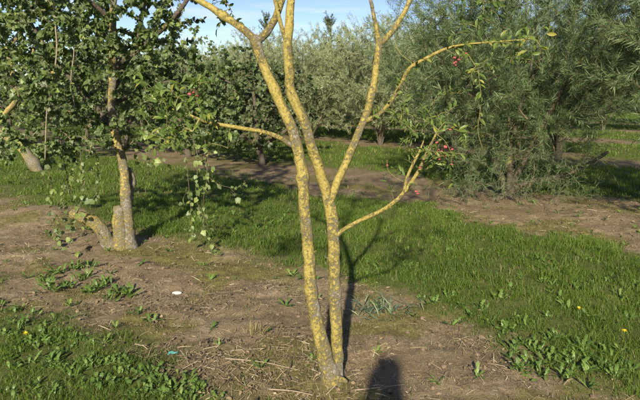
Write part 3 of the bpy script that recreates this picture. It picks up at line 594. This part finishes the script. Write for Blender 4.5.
# ------------------------------------------------------------------ generic builders for the other broadleaf trees
def leafy_tree(name, base, label, rng, crown_c, crown_r, n_t, trunk_pts, mat_leaf, mat_bark, L, W, spacing, zmin, cat='tree', group=None, extra_limbs=(), rmean=0.45):
    root = empty(name, tuple(base), label, cat, group)
    tr = catmull(np.array(trunk_pts, float), 0.06); limb('trunk', tr, mat_bark, root, 12, 0.25, float(base[0]))
    lm = [tr]
    for e in extra_limbs:
        q = catmull(np.array(e, float), 0.06); lm.append(q); limb('branch', q, mat_bark, root, 10, 0.25, float(e[0][0]))
    tg = ellipsoid_points(rng, crown_c, crown_r, n_t, 0.2, zmin)
    bt, bl = Bag(), Bag(); tw, par = grow(lm, tg, rng, 0.2, 0.08); twig_mesh(bt, tw, par, 0.003, 0.0016, 0.45)
    shoot_leaves(bl, tw, rng, spacing, L, W, OVATE, 0.85, 0.5, 0.1, rmean, 0.24, 0.3)
    o = link('twig', bt.mesh('twig', base), M_TWIG, root); o['kind'] = 'stuff'
    o = link('crown', bl.mesh('crown', base), mat_leaf, root); o['kind'] = 'stuff'
    return root
def gp(x, y): return np.array([x, y, gz(x, y)])
# leaning tree at the left edge
rng = np.random.default_rng(303)
base = on_ground(37, 171); Y2 = float(base[1]); k2 = Y2 / F_PX
def pw(px, py, Y, wd): return (*at(px, py, Y), wd * k2 * 0.5)
tr = [pw(40, 176, Y2, 12), pw(37, 170, Y2, 10), pw(30, 158, Y2, 9.5), pw(18, 145, Y2, 9), pw(4, 134, Y2 + .1, 8.5), pw(-25, 118, Y2 + .2, 8), pw(-50, 80, Y2 + .3, 7), pw(-45, 20, Y2 + .3, 5)]
ex = [[pw(-6, 130, Y2 + .1, 5), pw(6, 112, Y2, 5), pw(17, 98, Y2 - .1, 5), pw(14, 82, Y2 - .1, 4.6), pw(10, 62, Y2 - .1, 4.4), pw(6, 40, Y2, 3)],
      [pw(-50, 75, Y2 + .3, 5), pw(-20, 56, Y2, 4.6), pw(10, 54, Y2 - .2, 4), pw(40, 66, Y2 - .3, 4.5), pw(56, 74, Y2 - .3, 3)],
      [pw(24, 60, Y2 - .25, 4), pw(32, 52, Y2 - .25, 3.6), pw(38, 44, Y2 - .25, 3)],
      [pw(-30, 110, Y2 + .2, 5), pw(0, 60, Y2 + .6, 4.5), pw(30, 20, Y2 + .8, 4), pw(50, -10, Y2 + .8, 3)]]
leafy_tree('leaning_tree', base, 'tree with a bare pale trunk leaning left at the left edge', rng, (base[0] - 0.5, Y2 + 0.6, 2.75), (2.2, 1.7, 1.55), 420, tr, M_HAW, M_BARKL, 0.075, 0.058, 0.013, 1.35, extra_limbs=ex)
# dark round tree behind the near stems, second row
rng = np.random.default_rng(404)
base = on_ground(262, 165); Y3 = float(base[1]); X3 = float(base[0])
tr = [(X3, Y3, -.05, .09), (X3, Y3, .1, .075), (X3 - .1, Y3, .6, .06), (X3 - .15, Y3 + .1, 1.4, .045), (X3 - .2, Y3, 2.1, .02)]
ex = [[(X3 - .05, Y3, .35, .04), (X3 + .5, Y3 - .1, .7, .035), (X3 + 1.0, Y3, 1.1, .02)], [(X3 - .07, Y3, .4, .04), (X3 - .6, Y3 - .2, .75, .035), (X3 - 1.3, Y3 - .2, 1.3, .02)], [(X3 - .1, Y3, .6, .04), (X3 + .2, Y3 + .6, 1.2, .03), (X3 + .5, Y3 + .9, 1.7, .02)]]
leafy_tree('round_dark_tree', base, 'dark green low-branched round tree behind the left yellow stem', rng, (X3 - .35, Y3 + .1, 1.45), (1.65, 1.4, 1.12), 560, tr, M_DARK, M_BARKD, 0.075, 0.058, 0.0125, 0.32, extra_limbs=ex, rmean=0.4)
# further broadleaf trees of the second row, behind the leafy tree
row2 = [(12.2, 7.5, 3.2, 'dark leafy tree seen through the left tree, next to the round dark tree'), (15.3, 7.4, 3.4, 'leafy tree in shade behind the trunk of the left tree'), (18.6, 7.6, 3.5, 'leafy tree far down the second row at the left'), (22.0, 7.4, 3.6, 'farthest leafy tree of the second row, near the left edge')]
for k, (u, v, h, lab) in enumerate(row2):
    rng = np.random.default_rng(500 + k); X, Y = uv_to_xy(u, v); b = gp(X, Y)
    tr = [(X, Y, -.05, .1), (X, Y, .15, .08), (X + .05, Y, .8, .065), (X - .05, Y + .1, 1.7, .05), (X, Y, 2.6, .02)]
    ex = [[(X, Y, .6, .045), (X + .6, Y - .2, 1.2, .035), (X + 1.1, Y, 1.8, .02)], [(X, Y, .7, .045), (X - .6, Y + .2, 1.3, .035), (X - 1.2, Y, 2.0, .02)]]
    leafy_tree('orchard_tree', b, lab, rng, (X, Y, h * 0.55), (1.75, 1.6, h * 0.47), 420, tr, M_DARK if k % 2 else M_HAW, M_BARKD, 0.085, 0.066, 0.022, 0.55, group='leafy trees of the second row', extra_limbs=ex, rmean=0.4)

src = [o for o in COL.objects if o.name.startswith('orchard_tree')]
for k, (u, v, rot, lab) in enumerate([(26.0, 7.4, 1.0, 'leafy tree in the far distance at the left edge, behind the leaning tree'), (30.0, 7.6, 2.4, 'leafy tree in the far distance at the left edge, last of its row'), (16.5, 2.5, 4.0, 'leafy tree beyond the leaning tree, cut by the left edge')]):
    s0 = src[k % len(src)]; c = s0.copy(); COL.objects.link(c); X, Y = uv_to_xy(u, v); c.location = tuple(gp(X, Y)); c.rotation_euler = (0, 0, rot); c.scale = (1.1, 1.1, 1.1); c['label'] = lab; c['group'] = 'leafy trees at the far left'
    for ch in list(s0.children):
        d = ch.copy(); COL.objects.link(d); d.parent = c
# ------------------------------------------------------------------ narrow-leaved willows
def willow_meshes(rng, height, radius, n_t, zlow, leafL, leafW, per_shoot, shoot_len, stems):
    """branches + leaf mesh of a bushy narrow-leaved tree standing at the origin"""
    lm = []
    for s in range(stems):
        a = s / stems * 6.283 + rng.uniform(-.4, .4); tilt = rng.uniform(0.25, 0.75) * radius; h = height * rng.uniform(0.55, 0.85)
        d = np.array([math.cos(a), math.sin(a)]); r0 = rng.uniform(.032, .05)
        pts = [(d[0] * .03, d[1] * .03, -.05, r0 * 1.3), (d[0] * .08, d[1] * .08, .25, r0), (*(d * tilt * .35 + rng.normal(0, .08, 2)), h * .35, r0 * .85), (*(d * tilt * .7 + rng.normal(0, .12, 2)), h * .7, r0 * .6), (*(d * tilt + rng.normal(0, .15, 2)), h, r0 * .25)]
        lm.append(catmull(np.array(pts), 0.08))
    tg = ellipsoid_points(rng, (0, 0, (height + zlow) / 2), (radius, radius, (height - zlow) / 2), n_t, 0.15)
    bt, bl = Bag(), Bag(); tw, par = grow(lm, tg, rng, 0.22, 0.0, 3); twig_mesh(bt, tw, par, 0.0024, 0.0014, 0.48)
    paths = []
    for p in tw:
        e = p[-1]; out = unit(np.array([e[0], e[1], (e[2] - height * 0.35) * 0.5 + 0.5]) + 1e-6)
        for _ in range(2):
            d = unit(out * 0.8 + rng.normal(0, 0.55, 3) + [0, 0, 0.35]); L = shoot_len * rng.uniform(0.5, 1.25)
            q = np.array([e, e + d * L * .5 + rng.normal(0, .02, 3), e + d * L + [0, 0, -0.10 * L]]); paths.append(q); bt.add(*tube(q, np.array([.002, .0016, .001]), 3, cap=False))
        paths.append(p[1:])
    tot = 0
    PP, DD = [], []
    for q in paths:
        m = per_shoot; s = rng.uniform(0.05, 1.0, m) * (len(q) - 1); k = np.minimum(s.astype(int), len(q) - 2); f = (s - k)[:, None]
        PP.append(q[k] * (1 - f) + q[k + 1] * f); DD.append(unit(q[k + 1] - q[k]))
    P, A = np.vstack(PP), np.vstack(DD); n = len(P); side = unit(np.cross(A, rng.normal(size=(n, 3))))
    D = A * 0.75 + side * 0.65; N = rng.normal(0, 0.8, (n, 3)) + np.array([0, 0, 0.6]); s = np.clip(rng.normal(1, .28, n), .4, 1.7)
    shoot_r = np.repeat(rng.normal(0.5, 0.16, len(paths)), per_shoot)
    bl.add(*leaves(P, D, N, leafL * s, leafW * s, LINEAR, np.clip(shoot_r + rng.normal(0, .13, n), 0, 1)))
    return lm, bt, bl
def willow(name, loc, label, parts, rot=0.0, scale=1.0, cat='willow', group=None):
    root = empty(name, tuple(loc), label, cat, group); root.rotation_euler = (0, 0, rot); root.scale = (scale, scale, scale)
    for nm, me, kind in parts:
        o = link(nm, me, None, root)
        if kind: o['kind'] = kind
    return root
def willow_parts(rng, mat, bark, **kw):
    lm, bt, bl = willow_meshes(rng, **kw); out = []
    for q in lm:
        V, T = tube(q[:, :3], q[:, 3], 9, True, 0.25, float(rng.random() * 9)); b = Bag(); b.add(V, T); me = b.mesh('stem'); me.materials.append(bark); out.append(('stem', me, None))
    me = bt.mesh('twig'); me.materials.append(M_TWIG); out.append(('twig', me, 'stuff'))
    me = bl.mesh('crown', smooth=False); me.materials.append(mat); out.append(('crown', me, 'stuff')); return out
SILVER = [willow_parts(np.random.default_rng(600 + k), M_SILV, M_BARKD, height=3.75 + .25 * k, radius=2.1, n_t=700, zlow=0.25, leafL=0.095, leafW=0.0100, per_shoot=48, shoot_len=0.5, stems=6) for k in range(2)]
GREEN = [willow_parts(np.random.default_rng(620 + k), M_WILL, M_BARKD, height=3.7, radius=1.95, n_t=760, zlow=0.62, leafL=0.088, leafW=0.0060, per_shoot=56, shoot_len=0.42, stems=5) for k in range(2)]
# second row, right: the large green willow with a trunk leaning right
b = on_ground(507, 199); Yw = float(b[1])
wr = willow('willow_tree', b, 'dense green narrow-leaved willow filling the upper right, its side trunk leaning right', GREEN[0], 0.6, 1.0)
kk = Yw / F_PX
q = px_path([(485, 206, Yw - .1, .045), (500, 197, Yw - .05, .042), (525, 184, Yw, .038), (560, 176, Yw + .1, .034), (585, 166, Yw + .2, .031), (600, 157, Yw + .27, .028), (608, 152, Yw + .3, .022)], .05)
Mi = Matrix.Rotation(-0.6, 3, 'Z')
qq = q.copy(); qq[:, :3] = np.array([Mi @ Vector(p - b) for p in q[:, :3]])
V, T = tube(qq[:, :3], qq[:, 3], 12, True, 0.3, 3.0); bb = Bag(); bb.add(V, T); me = bb.mesh('leaning_trunk'); o = link('leaning_trunk', me, M_BARKD, wr); o['label'] = 'dark side trunk leaning right, low over the soil'
# low drooping leafy branches at its foot
rng = np.random.default_rng(640); bt, bl = Bag(), Bag()
tg = px_cloud(rng, 190, 445, 600, 118, 212, Yw - .8, Yw + .3); tg = tg[tg[:, 2] > 0.08]
tw, par = grow([q[:26]], tg, rng, 0.25, 0.1, 3); twig_mesh(bt, tw, par, .0022, .0014, .45)
paths = list(tw)
for p in tw:
    for _ in range(2):
        e = p[-1]; d = unit(rng.normal(0, .8, 3) + [0.1, -.3, .15]); paths.append(np.array([e, e + d * .2, e + d * .38 - [0, 0, .06]])); bt.add(*tube(paths[-1], .0016, 3))
PA = np.vstack([p[np.minimum((s := rng.uniform(0, len(p) - 1.001, 26)).astype(int), len(p) - 2)] * (1 - (s % 1))[:, None] + p[np.minimum(s.astype(int), len(p) - 2) + 1] * (s % 1)[:, None] for p in paths]); n = len(PA)
AX = np.repeat(np.array([unit(p[-1] - p[0]) for p in paths]), 26, axis=0)
bl.add(*leaves(PA, AX * .7 + rng.normal(0, .5, (n, 3)), rng.normal(0, .8, (n, 3)) + [0, 0, .6], .075 * np.clip(rng.normal(1, .25, n), .5, 1.6), np.full(n, .0055), LINEAR, np.clip(rng.normal(.4, .22, n), 0, 1)))
for bg, nm, mt in ((bt, 'low_twig', M_TWIG), (bl, 'low_foliage', M_WILL)):
    bg.V = [(np.asarray(v) - b) @ np.array(Mi).T for v in bg.V]; o = link(nm, bg.mesh(nm, smooth=False), mt, wr); o['kind'] = 'stuff'
X, Y = uv_to_xy(0.95, 7.75); willow('willow_tree', gp(X, Y), 'green narrow-leaved willow reaching in from the right edge', GREEN[1], 2.1, 1.0)
# third row and beyond
g3 = 'willows of the third row'
row3 = [(5.3, 13.3, GREEN[0], 2.6, 1.0, 'green willow with several dark bare trunks beside the leaning trunk'), (8.3, 13.6, SILVER[0], 1.0, 0.98, 'grey-green willow behind the spray of pink fruits'),
        (11.0, 13.7, SILVER[1], 2.0, 0.96, 'silvery willow between the two upper right branches of the centre tree'), (13.9, 13.5, SILVER[0], 3.3, 0.97, 'pale silvery willow between the two main stems of the centre tree'), (16.8, 13.6, SILVER[1], 4.2, 0.94, 'pale silvery willow left of the centre tree, above the round dark tree'),
        (19.9, 13.6, SILVER[0], 5.2, 0.95, 'silvery willow at the edge of the left tree, under the sky gap'), (23.0, 13.6, SILVER[1], 0.2, 0.95, 'silvery willow hidden mostly by the left tree'), (26.4, 13.6, SILVER[0], 1.2, 1.0, 'silvery willow behind the trunk of the left tree'), (30.0, 13.7, SILVER[1], 2.2, 1.0, 'silvery willow seen far off left of the left trunk'), (34.0, 13.6, SILVER[0], 3.1, 1.05, 'farthest silvery willow, near the left edge')]
for u, v, parts, rot, sc, lab in row3:
    X, Y = uv_to_xy(u, v); willow('silver_willow' if parts in SILVER else 'willow_tree', gp(X, Y), lab, parts, rot, sc, group=g3)
for row, (v, n, u0, gap) in enumerate(((19.7, 7, 9.6, 3.2), (25.7, 11, 2.0, 3.4), (32.0, 12, 0.0, 4.0))):
    nth = ('fourth', 'fifth', 'sixth')[row]
    for k in range(n):
        u = u0 + gap * k + 0.4 * math.sin(k * 5.1 + row); X, Y = uv_to_xy(u, v)
        willow('silver_willow', gp(X, Y), 'grey-green willow of the %s row, seen only in gaps behind nearer rows' % nth, SILVER[k % 2] if k > 2 else GREEN[k % 2], k * 1.3 + row, 0.9 + 0.06 * (k % 3), group='willows of the %s row' % nth)
# dark pointed tops behind the silvery willows
def spruce(px, py_top, Y, label, h=4.5):
    rng = np.random.default_rng(int(px)); t = at(px, py_top, Y); b = gp(t[0], Y); root = empty('spruce_tree', tuple(b), label, 'spruce'); h = t[2] - b[2]
    tr = np.array([(b[0], Y, b[2] - .05, .09), (b[0], Y, b[2] + h * .5, .05), (b[0] + .05, Y, b[2] + h, .008)]); limb('trunk', catmull(tr, .15), M_BARKD, root, 8)
    paths = []
    for k in range(70):
        f = rng.random() ** 1.3; z = b[2] + h * (1 - f * .9); a = rng.uniform(0, 6.283); L = (0.22 + 0.9 * f) * rng.uniform(.7, 1.1)
        p0 = np.array([b[0], Y, z]); d = np.array([math.cos(a), math.sin(a), rng.uniform(.2, 1.4)]); paths.append(np.array([p0, p0 + d * L * .5, p0 + d * L + [0, 0, .12]]))
    bt, bl = Bag(), Bag()
    for p in paths: bt.add(*tube(p, np.array([.01, .006, .003]), 3))
    PA, AX = [], []
    for p in paths:
        s = rng.uniform(0, 1.99, 55); k = s.astype(int); PA.append(p[k] * (1 - s % 1)[:, None] + p[k + 1] * (s % 1)[:, None]); AX.append(unit(p[k + 1] - p[k]))
    PA, AX = np.vstack(PA), np.vstack(AX); n = len(PA)
    bl.add(*leaves(PA, AX * .5 + rng.normal(0, .5, (n, 3)), rng.normal(0, 1, (n, 3)), np.full(n, .10), np.full(n, .022), LINEAR, rng.random(n) * .7))
    o = link('twig', bt.mesh('twig', b), M_TWIG, root); o['kind'] = 'stuff'; o = link('crown', bl.mesh('crown', b, False), M_DARK, root); o['kind'] = 'stuff'
spruce(330, 21, 21.5, 'dark pointed conifer tip rising right of the middle stem')
spruce(266, 20, 26.0, 'dark thin conifer tip rising beside the high left fork')

# ------------------------------------------------------------------ weeds, each plant a thing with its leaves as parts
def one_leaf(tp, L, W, mat, name='leaf'):
    V, T, a = leaves(np.zeros((1, 3)), np.array([[1.0, 0, 0]]), np.array([[0, 0, 1.0]]), np.array([L]), np.array([W]), tp, np.array([0.5]))
    return V, T
def leaf_set(tp, mat, n, seed, name='leaf'):
    rg = np.random.default_rng(seed); out = []
    for k in range(n):
        V, T = one_leaf(tp, 1.0, rg.uniform(0.85, 1.2), mat); V = V.copy(); V[:, 2] += rg.uniform(-.02, .03) * np.sin(V[:, 0] * 6 + rg.uniform(0, 6)); V[:, 1] += rg.uniform(-.1, .1) * V[:, 0] ** 2
        me = mesh_np(name, V, T, {'rnd': np.full(len(V), rg.uniform(0.1, 0.95))}); me.materials.append(mat); out.append(me)
    return out
WLEAF = leaf_set(WEED, M_WEED, 6, 1); NARROW = leaf_set(JAG, M_WEED, 6, 2)
BLADE = leaf_set(tpl([(0.3, 0.5, 0.16, 0.14), (0.65, 0.42, 0.20, 0.18)], (0, 0, 0), (1, 0, 0.02)), M_BLUE, 5, 3, 'blade'); DRYB = leaf_set(tpl([(0.4, 0.5, 0.10, 0.1), (0.7, 0.4, 0.12, 0.12)], (0, 0, 0), (1, 0, 0.0)), M_DRYG, 4, 4, 'blade')
def plant(name, p, label, cat, group, meshes, n, L, W, el, rng, spread=0.02, part='leaf'):
    root = empty(name, tuple(p), label, cat, group); a0 = rng.uniform(0, 6.28)
    for k in range(n):
        o = link(part, meshes[rng.integers(len(meshes))], None, root); a = a0 + k * 2.4 + rng.normal(0, .3); l = L * rng.uniform(.55, 1.2)
        o.location = (rng.normal(0, spread), rng.normal(0, spread), 0.002); o.scale = (l, W * rng.uniform(.75, 1.25) , l)
        o.rotation_euler = (rng.normal(0, .25), -rng.uniform(*el), a)
    return root
rng = np.random.default_rng(808)
GW = 'broad-leaved weeds in the bottom left'
for px, py in [(2, 305), (14, 310), (22, 322), (36, 312), (44, 325), (55, 318), (60, 332), (72, 327), (84, 335), (95, 342), (78, 345), (108, 340), (115, 352), (128, 348), (122, 362), (137, 360), (118, 372), (130, 376), (146, 370), (152, 384), (164, 378), (140, 390), (172, 390), (182, 382), (196, 392), (206, 388), (216, 396), (160, 396), (30, 340), (8, 332), (48, 345), (62, 352), (40, 365), (20, 385), (70, 378), (95, 366), (100, 390), (10, 358), (188, 398), (175, 400)] + [(rng.uniform(0, 230), rng.uniform(300, 398)) for _ in range(220)]:
    if py < 300 + 0.42 * px + 4 or (py > 345 + 0.42 * px and rng.random() < .75): continue
    plant('weed', on_ground(px + rng.uniform(-3, 3), min(399, py + rng.uniform(-3, 3))), 'broad-leaved weed in the green band across the bottom left corner', 'weed', GW, WLEAF if rng.random() < .4 else NARROW, 12, rng.uniform(.034, .058), rng.uniform(.014, .022), (.15, 1.0), rng, .022)
GD = 'dandelion-like rosettes on the soil before the left tree'
for px, py in [(46, 282), (56, 274), (66, 288), (84, 280), (92, 292), (104, 287), (116, 294), (128, 297), (74, 270), (90, 268), (52, 292), (112, 300)]:
    plant('rosette', on_ground(px, py), 'spiky green rosette in the clump on the soil before the left tree', 'weed', GD, NARROW, 18, rng.uniform(.08, .12), rng.uniform(.020, .028), (.2, 1.1), rng, .025)
plant('rosette', on_ground(150, 322), 'small lone green rosette on the soil below the pale stone', 'weed', None, NARROW, 12, .08, .022, (.1, .8), rng, .01)
plant('rosette', on_ground(292, 276), 'small green rosette on the soil just left of the left stem', 'weed', None, NARROW, 12, .10, .024, (.1, .8), rng, .03)
GB = 'leafy clump at the bottom right'
for px, py in [(512, 352), (525, 345), (538, 352), (548, 362), (530, 366), (560, 356), (572, 366), (584, 372), (596, 364), (565, 380), (516, 372), (540, 378), (604, 352), (580, 350), (612, 376), (626, 368), (552, 340)]:
    plant('weed', on_ground(px, py), 'leafy weed in the pale green clump at the bottom right', 'weed', GB, NARROW if rng.random() < .8 else WLEAF, 16, rng.uniform(.06, .09), rng.uniform(.018, .026), (.2, 1.2), rng, .022)
GT = 'weeds along the edge of the grass lane'
for px, py in [(432, 305), (448, 298), (420, 300), (472, 318), (484, 312), (462, 308), (370, 276), (352, 278), (405, 268), (505, 330), (520, 322), (500, 300), (515, 290), (560, 300), (566, 308), (586, 318), (598, 322), (610, 282), (636, 286), (622, 300), (540, 262), (480, 262), (430, 240), (452, 252), (590, 262), (548, 318), (576, 290), (630, 320)]:
    plant('weed', on_ground(px, py), 'small broad-leaved weed among the grass of the lane at the right', 'weed', GT, WLEAF if rng.random() < .3 else NARROW, 11, rng.uniform(.05, .085), rng.uniform(.018, .027), (.3, 1.1), rng, .018)
p = on_ground(378, 313)
R = plant('sedge_tuft', p, 'blue-green grassy tuft spreading on the soil right of the stems', 'tuft', None, BLADE, 110, .13, .0085, (.1, .85), rng, .08, 'blade')
for o in R.children: o.location.x *= 1.7
plant('dry_tuft', on_ground(256, 335), 'small straw-coloured grass tuft on the soil left of the stems', 'tuft', None, DRYB, 70, .085, .0038, (.5, 1.4), rng, .028, 'blade')
# small weeds too numerous to count
rng = np.random.default_rng(909); bag = Bag(); x, y = scatter(rng, -6, 6, 2.2, 10, 52); c = grass_cover(x, y)
keep = rng.random(len(x)) < c * sstep(.42, .7, fbm(x, y, 1.5, 88, 3)) + (1 - c) * .10; x, y = x[keep], y[keep]
m = 7; n = len(x) * m; px_, py_ = np.repeat(x, m), np.repeat(y, m); a = rng.uniform(0, 6.28, n); el = rng.uniform(.1, 1.0, n)
sz = np.repeat(rng.uniform(.5, 1.2, len(x)), m)
bag.add(*leaves(np.stack([px_, py_, ground_z(px_, py_) + .004], -1), np.stack([np.cos(a), np.sin(a), el], -1), np.tile([0, 0, 1.0], (n, 1)), .07 * sz * rng.uniform(.6, 1.2, n), .02 * sz * rng.uniform(.7, 1.2, n), tpl([(0.36, 0.36, 0.07, 0.10), (0.50, 0.22, 0.08, 0.12), (0.76, 0.46, 0.11, 0.12)], (0, 0, 0), (1.0, 0, 0.03)), rng.random(n)))
tag(link('ground_cover', bag.mesh('ground_cover'), M_WEED), 'small clover and broad-leaved seedlings scattered through the grass', 'ground cover', kind='stuff')
# dandelion flowers
def dandelion(px, py, label, h=.05):
    p = on_ground(px, py); root = empty('dandelion', tuple(p), label, 'dandelion')
    b_ = Bag(); b_.add(*tube(np.array([(0, 0, 0), (.003, 0, h * .5), (0, -.004, h)]), .0015, 5)); link('stalk', b_.mesh('stalk'), M_WEED, root)
    n = 44; rg = np.random.default_rng(px); a = rg.uniform(0, 6.28, n); e = rg.uniform(.05, 1.2, n)
    V, T, r = leaves(np.tile([0, -.004, h], (n, 1)), np.stack([np.cos(a), np.sin(a) - .3, e], -1), np.tile([0, 0, 1.0], (n, 1)), rg.uniform(.012, .02, n), np.full(n, .005), LINEAR, rg.random(n)); b_ = Bag(); b_.add(V, T, r); link('flower_head', b_.mesh('flower_head'), M_YEL, root)
dandelion(27, 341, 'yellow dandelion flower in the grass at the lower left'); dandelion(623, 340, 'yellow dandelion flower in the grass near the right edge', .06); dandelion(578, 315, 'small half-open yellow dandelion flower in the lane, right')
# pale stone and the scrap of teal plastic
p = on_ground(177, 294); rg = np.random.default_rng(5)
bm = bmesh.new(); bmesh.ops.create_icosphere(bm, subdivisions=3, radius=1.0)
for v in bm.verts:
    c = v.co.copy(); k = 1 + .22 * (float(fbm(np.array([c.x * 2 + c.z]), np.array([c.y * 2]), 1.0, 4)[0]) - .5); v.co = Vector((c.x * .038 * k, c.y * .022 * k, c.z * .013 * k))
me = bpy.data.meshes.new('stone'); bm.to_mesh(me); bm.free()
for f in me.polygons: f.use_smooth = True
o = link('stone', me, M_STONE); o.location = (p[0], p[1], p[2] + .010); o.rotation_euler = (0.1, .05, .2); tag(o, 'flat pale stone lying on the soil between the two trees', 'stone')
p = on_ground(173, 354); gx_, gy_ = np.meshgrid(np.linspace(-1, 1, 9), np.linspace(-1, 1, 6)); rr = 0.004 * np.sin(gx_ * 5 + gy_ * 3) + .006 * np.cos(gy_ * 4) * gx_
top = np.stack([gx_ * .028 + .004 * gy_, gy_ * .011 * (1 - .4 * gx_), rr + .006], -1).reshape(-1, 3); nv = len(top); V = np.vstack([top, top - [0, 0, .0015]]); Tt = []
for r_ in range(5):
    for c_ in range(8):
        k = r_ * 9 + c_; Tt += [(k, k + 1, k + 10), (k, k + 10, k + 9), (nv + k, nv + k + 10, nv + k + 1), (nv + k, nv + k + 9, nv + k + 10)]
ring = [c for c in range(9)] + [r_ * 9 + 8 for r_ in range(1, 6)] + [45 + c for c in range(7, -1, -1)] + [r_ * 9 for r_ in range(4, 0, -1)]
for a_, b_ in zip(ring, ring[1:] + ring[:1]): Tt += [(a_, nv + a_, nv + b_), (a_, nv + b_, b_)]
o = link('plastic_scrap', mesh_np('plastic_scrap', V, Tt, {'rnd': np.full(len(V), .5)}), M_TEAL); o.location = (p[0], p[1], p[2] + .004); o.rotation_euler = (.25, 0, .25); tag(o, 'small crumpled scrap of teal plastic on the soil', 'plastic scrap')
# loose sticks on the litter
rg = np.random.default_rng(12)
sticks = [((225, 360), (300, 372), 'long pale stick lying on the litter left of the stems'), ((232, 352), (262, 350), 'short straw-coloured stick beside the dry tuft'), ((352, 392), (404, 386), 'thin stick on the dark soil right of the tree foot'), ((268, 392), (318, 398), 'pale stick at the bottom edge left of the tree foot'), ((135, 345), (148, 347), 'short pale stick on the soil near the plastic scrap'), ((283, 385), (292, 358), 'dark stick pointing away on the litter by the stems')]
for (a, b2, lab) in sticks:
    p, q = on_ground(*a), on_ground(a[0] + b2[0] - a[0], min(b2[1], 399)); mid = (p + q) / 2 + rg.normal(0, .008, 3); up = np.array([0, 0, .010])
    cur = catmull(np.vstack([p + up, mid + up * 1.4, q + up]), .01); V, T = tube(cur, np.linspace(.0045, .0025, len(cur)), 6, True, .3); bb = Bag(); bb.add(V, T)
    o = link('stick', bb.mesh('stick', p), M_TWIG if 'dark' in lab[:5] else M_PALETWIG); o.location = tuple(p); tag(o, lab, 'stick', 'loose sticks on the soil')

# ------------------------------------------------------------------ the photographer, whose head throws the round shadow beside the tree
def person():
    root = empty('person', (0.0, -0.40, gz(0, -.40)), 'person in dark jacket and trousers holding up a phone, outside the picture, casting the shadow', 'person')
    J = {'pelvis': (0, 0, .95, .13), 'waist': (0, 0, 1.10, .125), 'chest': (0, -.01, 1.30, .145), 'neck': (0, 0, 1.47, .06), 'head': (0, .03, 1.60, .085), 'crown': (0, .02, 1.68, .075)}
    E = [('pelvis', 'waist'), ('waist', 'chest'), ('chest', 'neck'), ('neck', 'head'), ('head', 'crown')]
    for s, t in ((-1, 'l'), (1, 'r')):
        J.update({'sh' + t: (s * .17, 0, 1.40, .065), 'el' + t: (s * .19, .12, 1.17, .045), 'wr' + t: (s * .07, .31, 1.37, .03), 'ha' + t: (s * .055, .35, 1.43, .03), 'hip' + t: (s * .09, 0, .90, .09), 'kn' + t: (s * .10, .02, .49, .058), 'an' + t: (s * .11, -.01, .09, .042), 'to' + t: (s * .13, .17, .035, .035)})
        E += [('chest', 'sh' + t), ('sh' + t, 'el' + t), ('el' + t, 'wr' + t), ('wr' + t, 'ha' + t), ('pelvis', 'hip' + t), ('hip' + t, 'kn' + t), ('kn' + t, 'an' + t), ('an' + t, 'to' + t)]
        for f in range(4):
            k1, k2 = 'f%d%s' % (f, t), 'g%d%s' % (f, t); z = 1.42 + .018 * f
            J[k1] = (s * .052, .372, z + .012, .009); J[k2] = (s * .028, .366 , z + .014, .008); E += [('ha' + t, k1), (k1, k2)]
        J['th' + t] = (s * .03, .335, 1.46, .010); E.append(('ha' + t, 'th' + t))
    names = list(J); me = bpy.data.meshes.new('body'); me.from_pydata([J[k][:3] for k in names], [(names.index(a), names.index(b)) for a, b in E], [])
    o = link('body', me, plain_mat('dark_cloth', (.03, .035, .045), (.05, .055, .065), 40), root)
    sk = o.modifiers.new('skin', 'SKIN'); sl = me.skin_vertices[0].data
    for k, nm in enumerate(names): sl[k].radius = (J[nm][3], J[nm][3]); sl[k].use_root = nm == 'pelvis'
    sb = o.modifiers.new('smooth', 'SUBSURF'); sb.levels = 1; sb.render_levels = 1
    hb = Bag(); hb.add(np.array([(v * np.array([.098, .115, .10])) for v in ICO_V]) + [0, .005, 1.655], ICO_T); ho = link('hair', hb.mesh('hair'), plain_mat('brown_hair', (.03, .02, .012), (.06, .04, .025), 60), root)
    ho.modifiers.new('smooth', 'SUBSURF').levels = 2
person()
bm = bmesh.new(); bmesh.ops.create_cube(bm, size=1.0); bmesh.ops.scale(bm, vec=(.072, .008, .15), verts=bm.verts); bmesh.ops.bevel(bm, geom=bm.edges[:], offset=.003, segments=2, affect='EDGES')
me = bpy.data.meshes.new('phone'); bm.to_mesh(me); bm.free()
o = link('phone', me, plain_mat('black_glass', (.01, .01, .012), (.02, .02, .022), 10, .2)); o.location = (0, -.048, 1.46); tag(o, 'black phone held up in both hands by the person', 'phone')
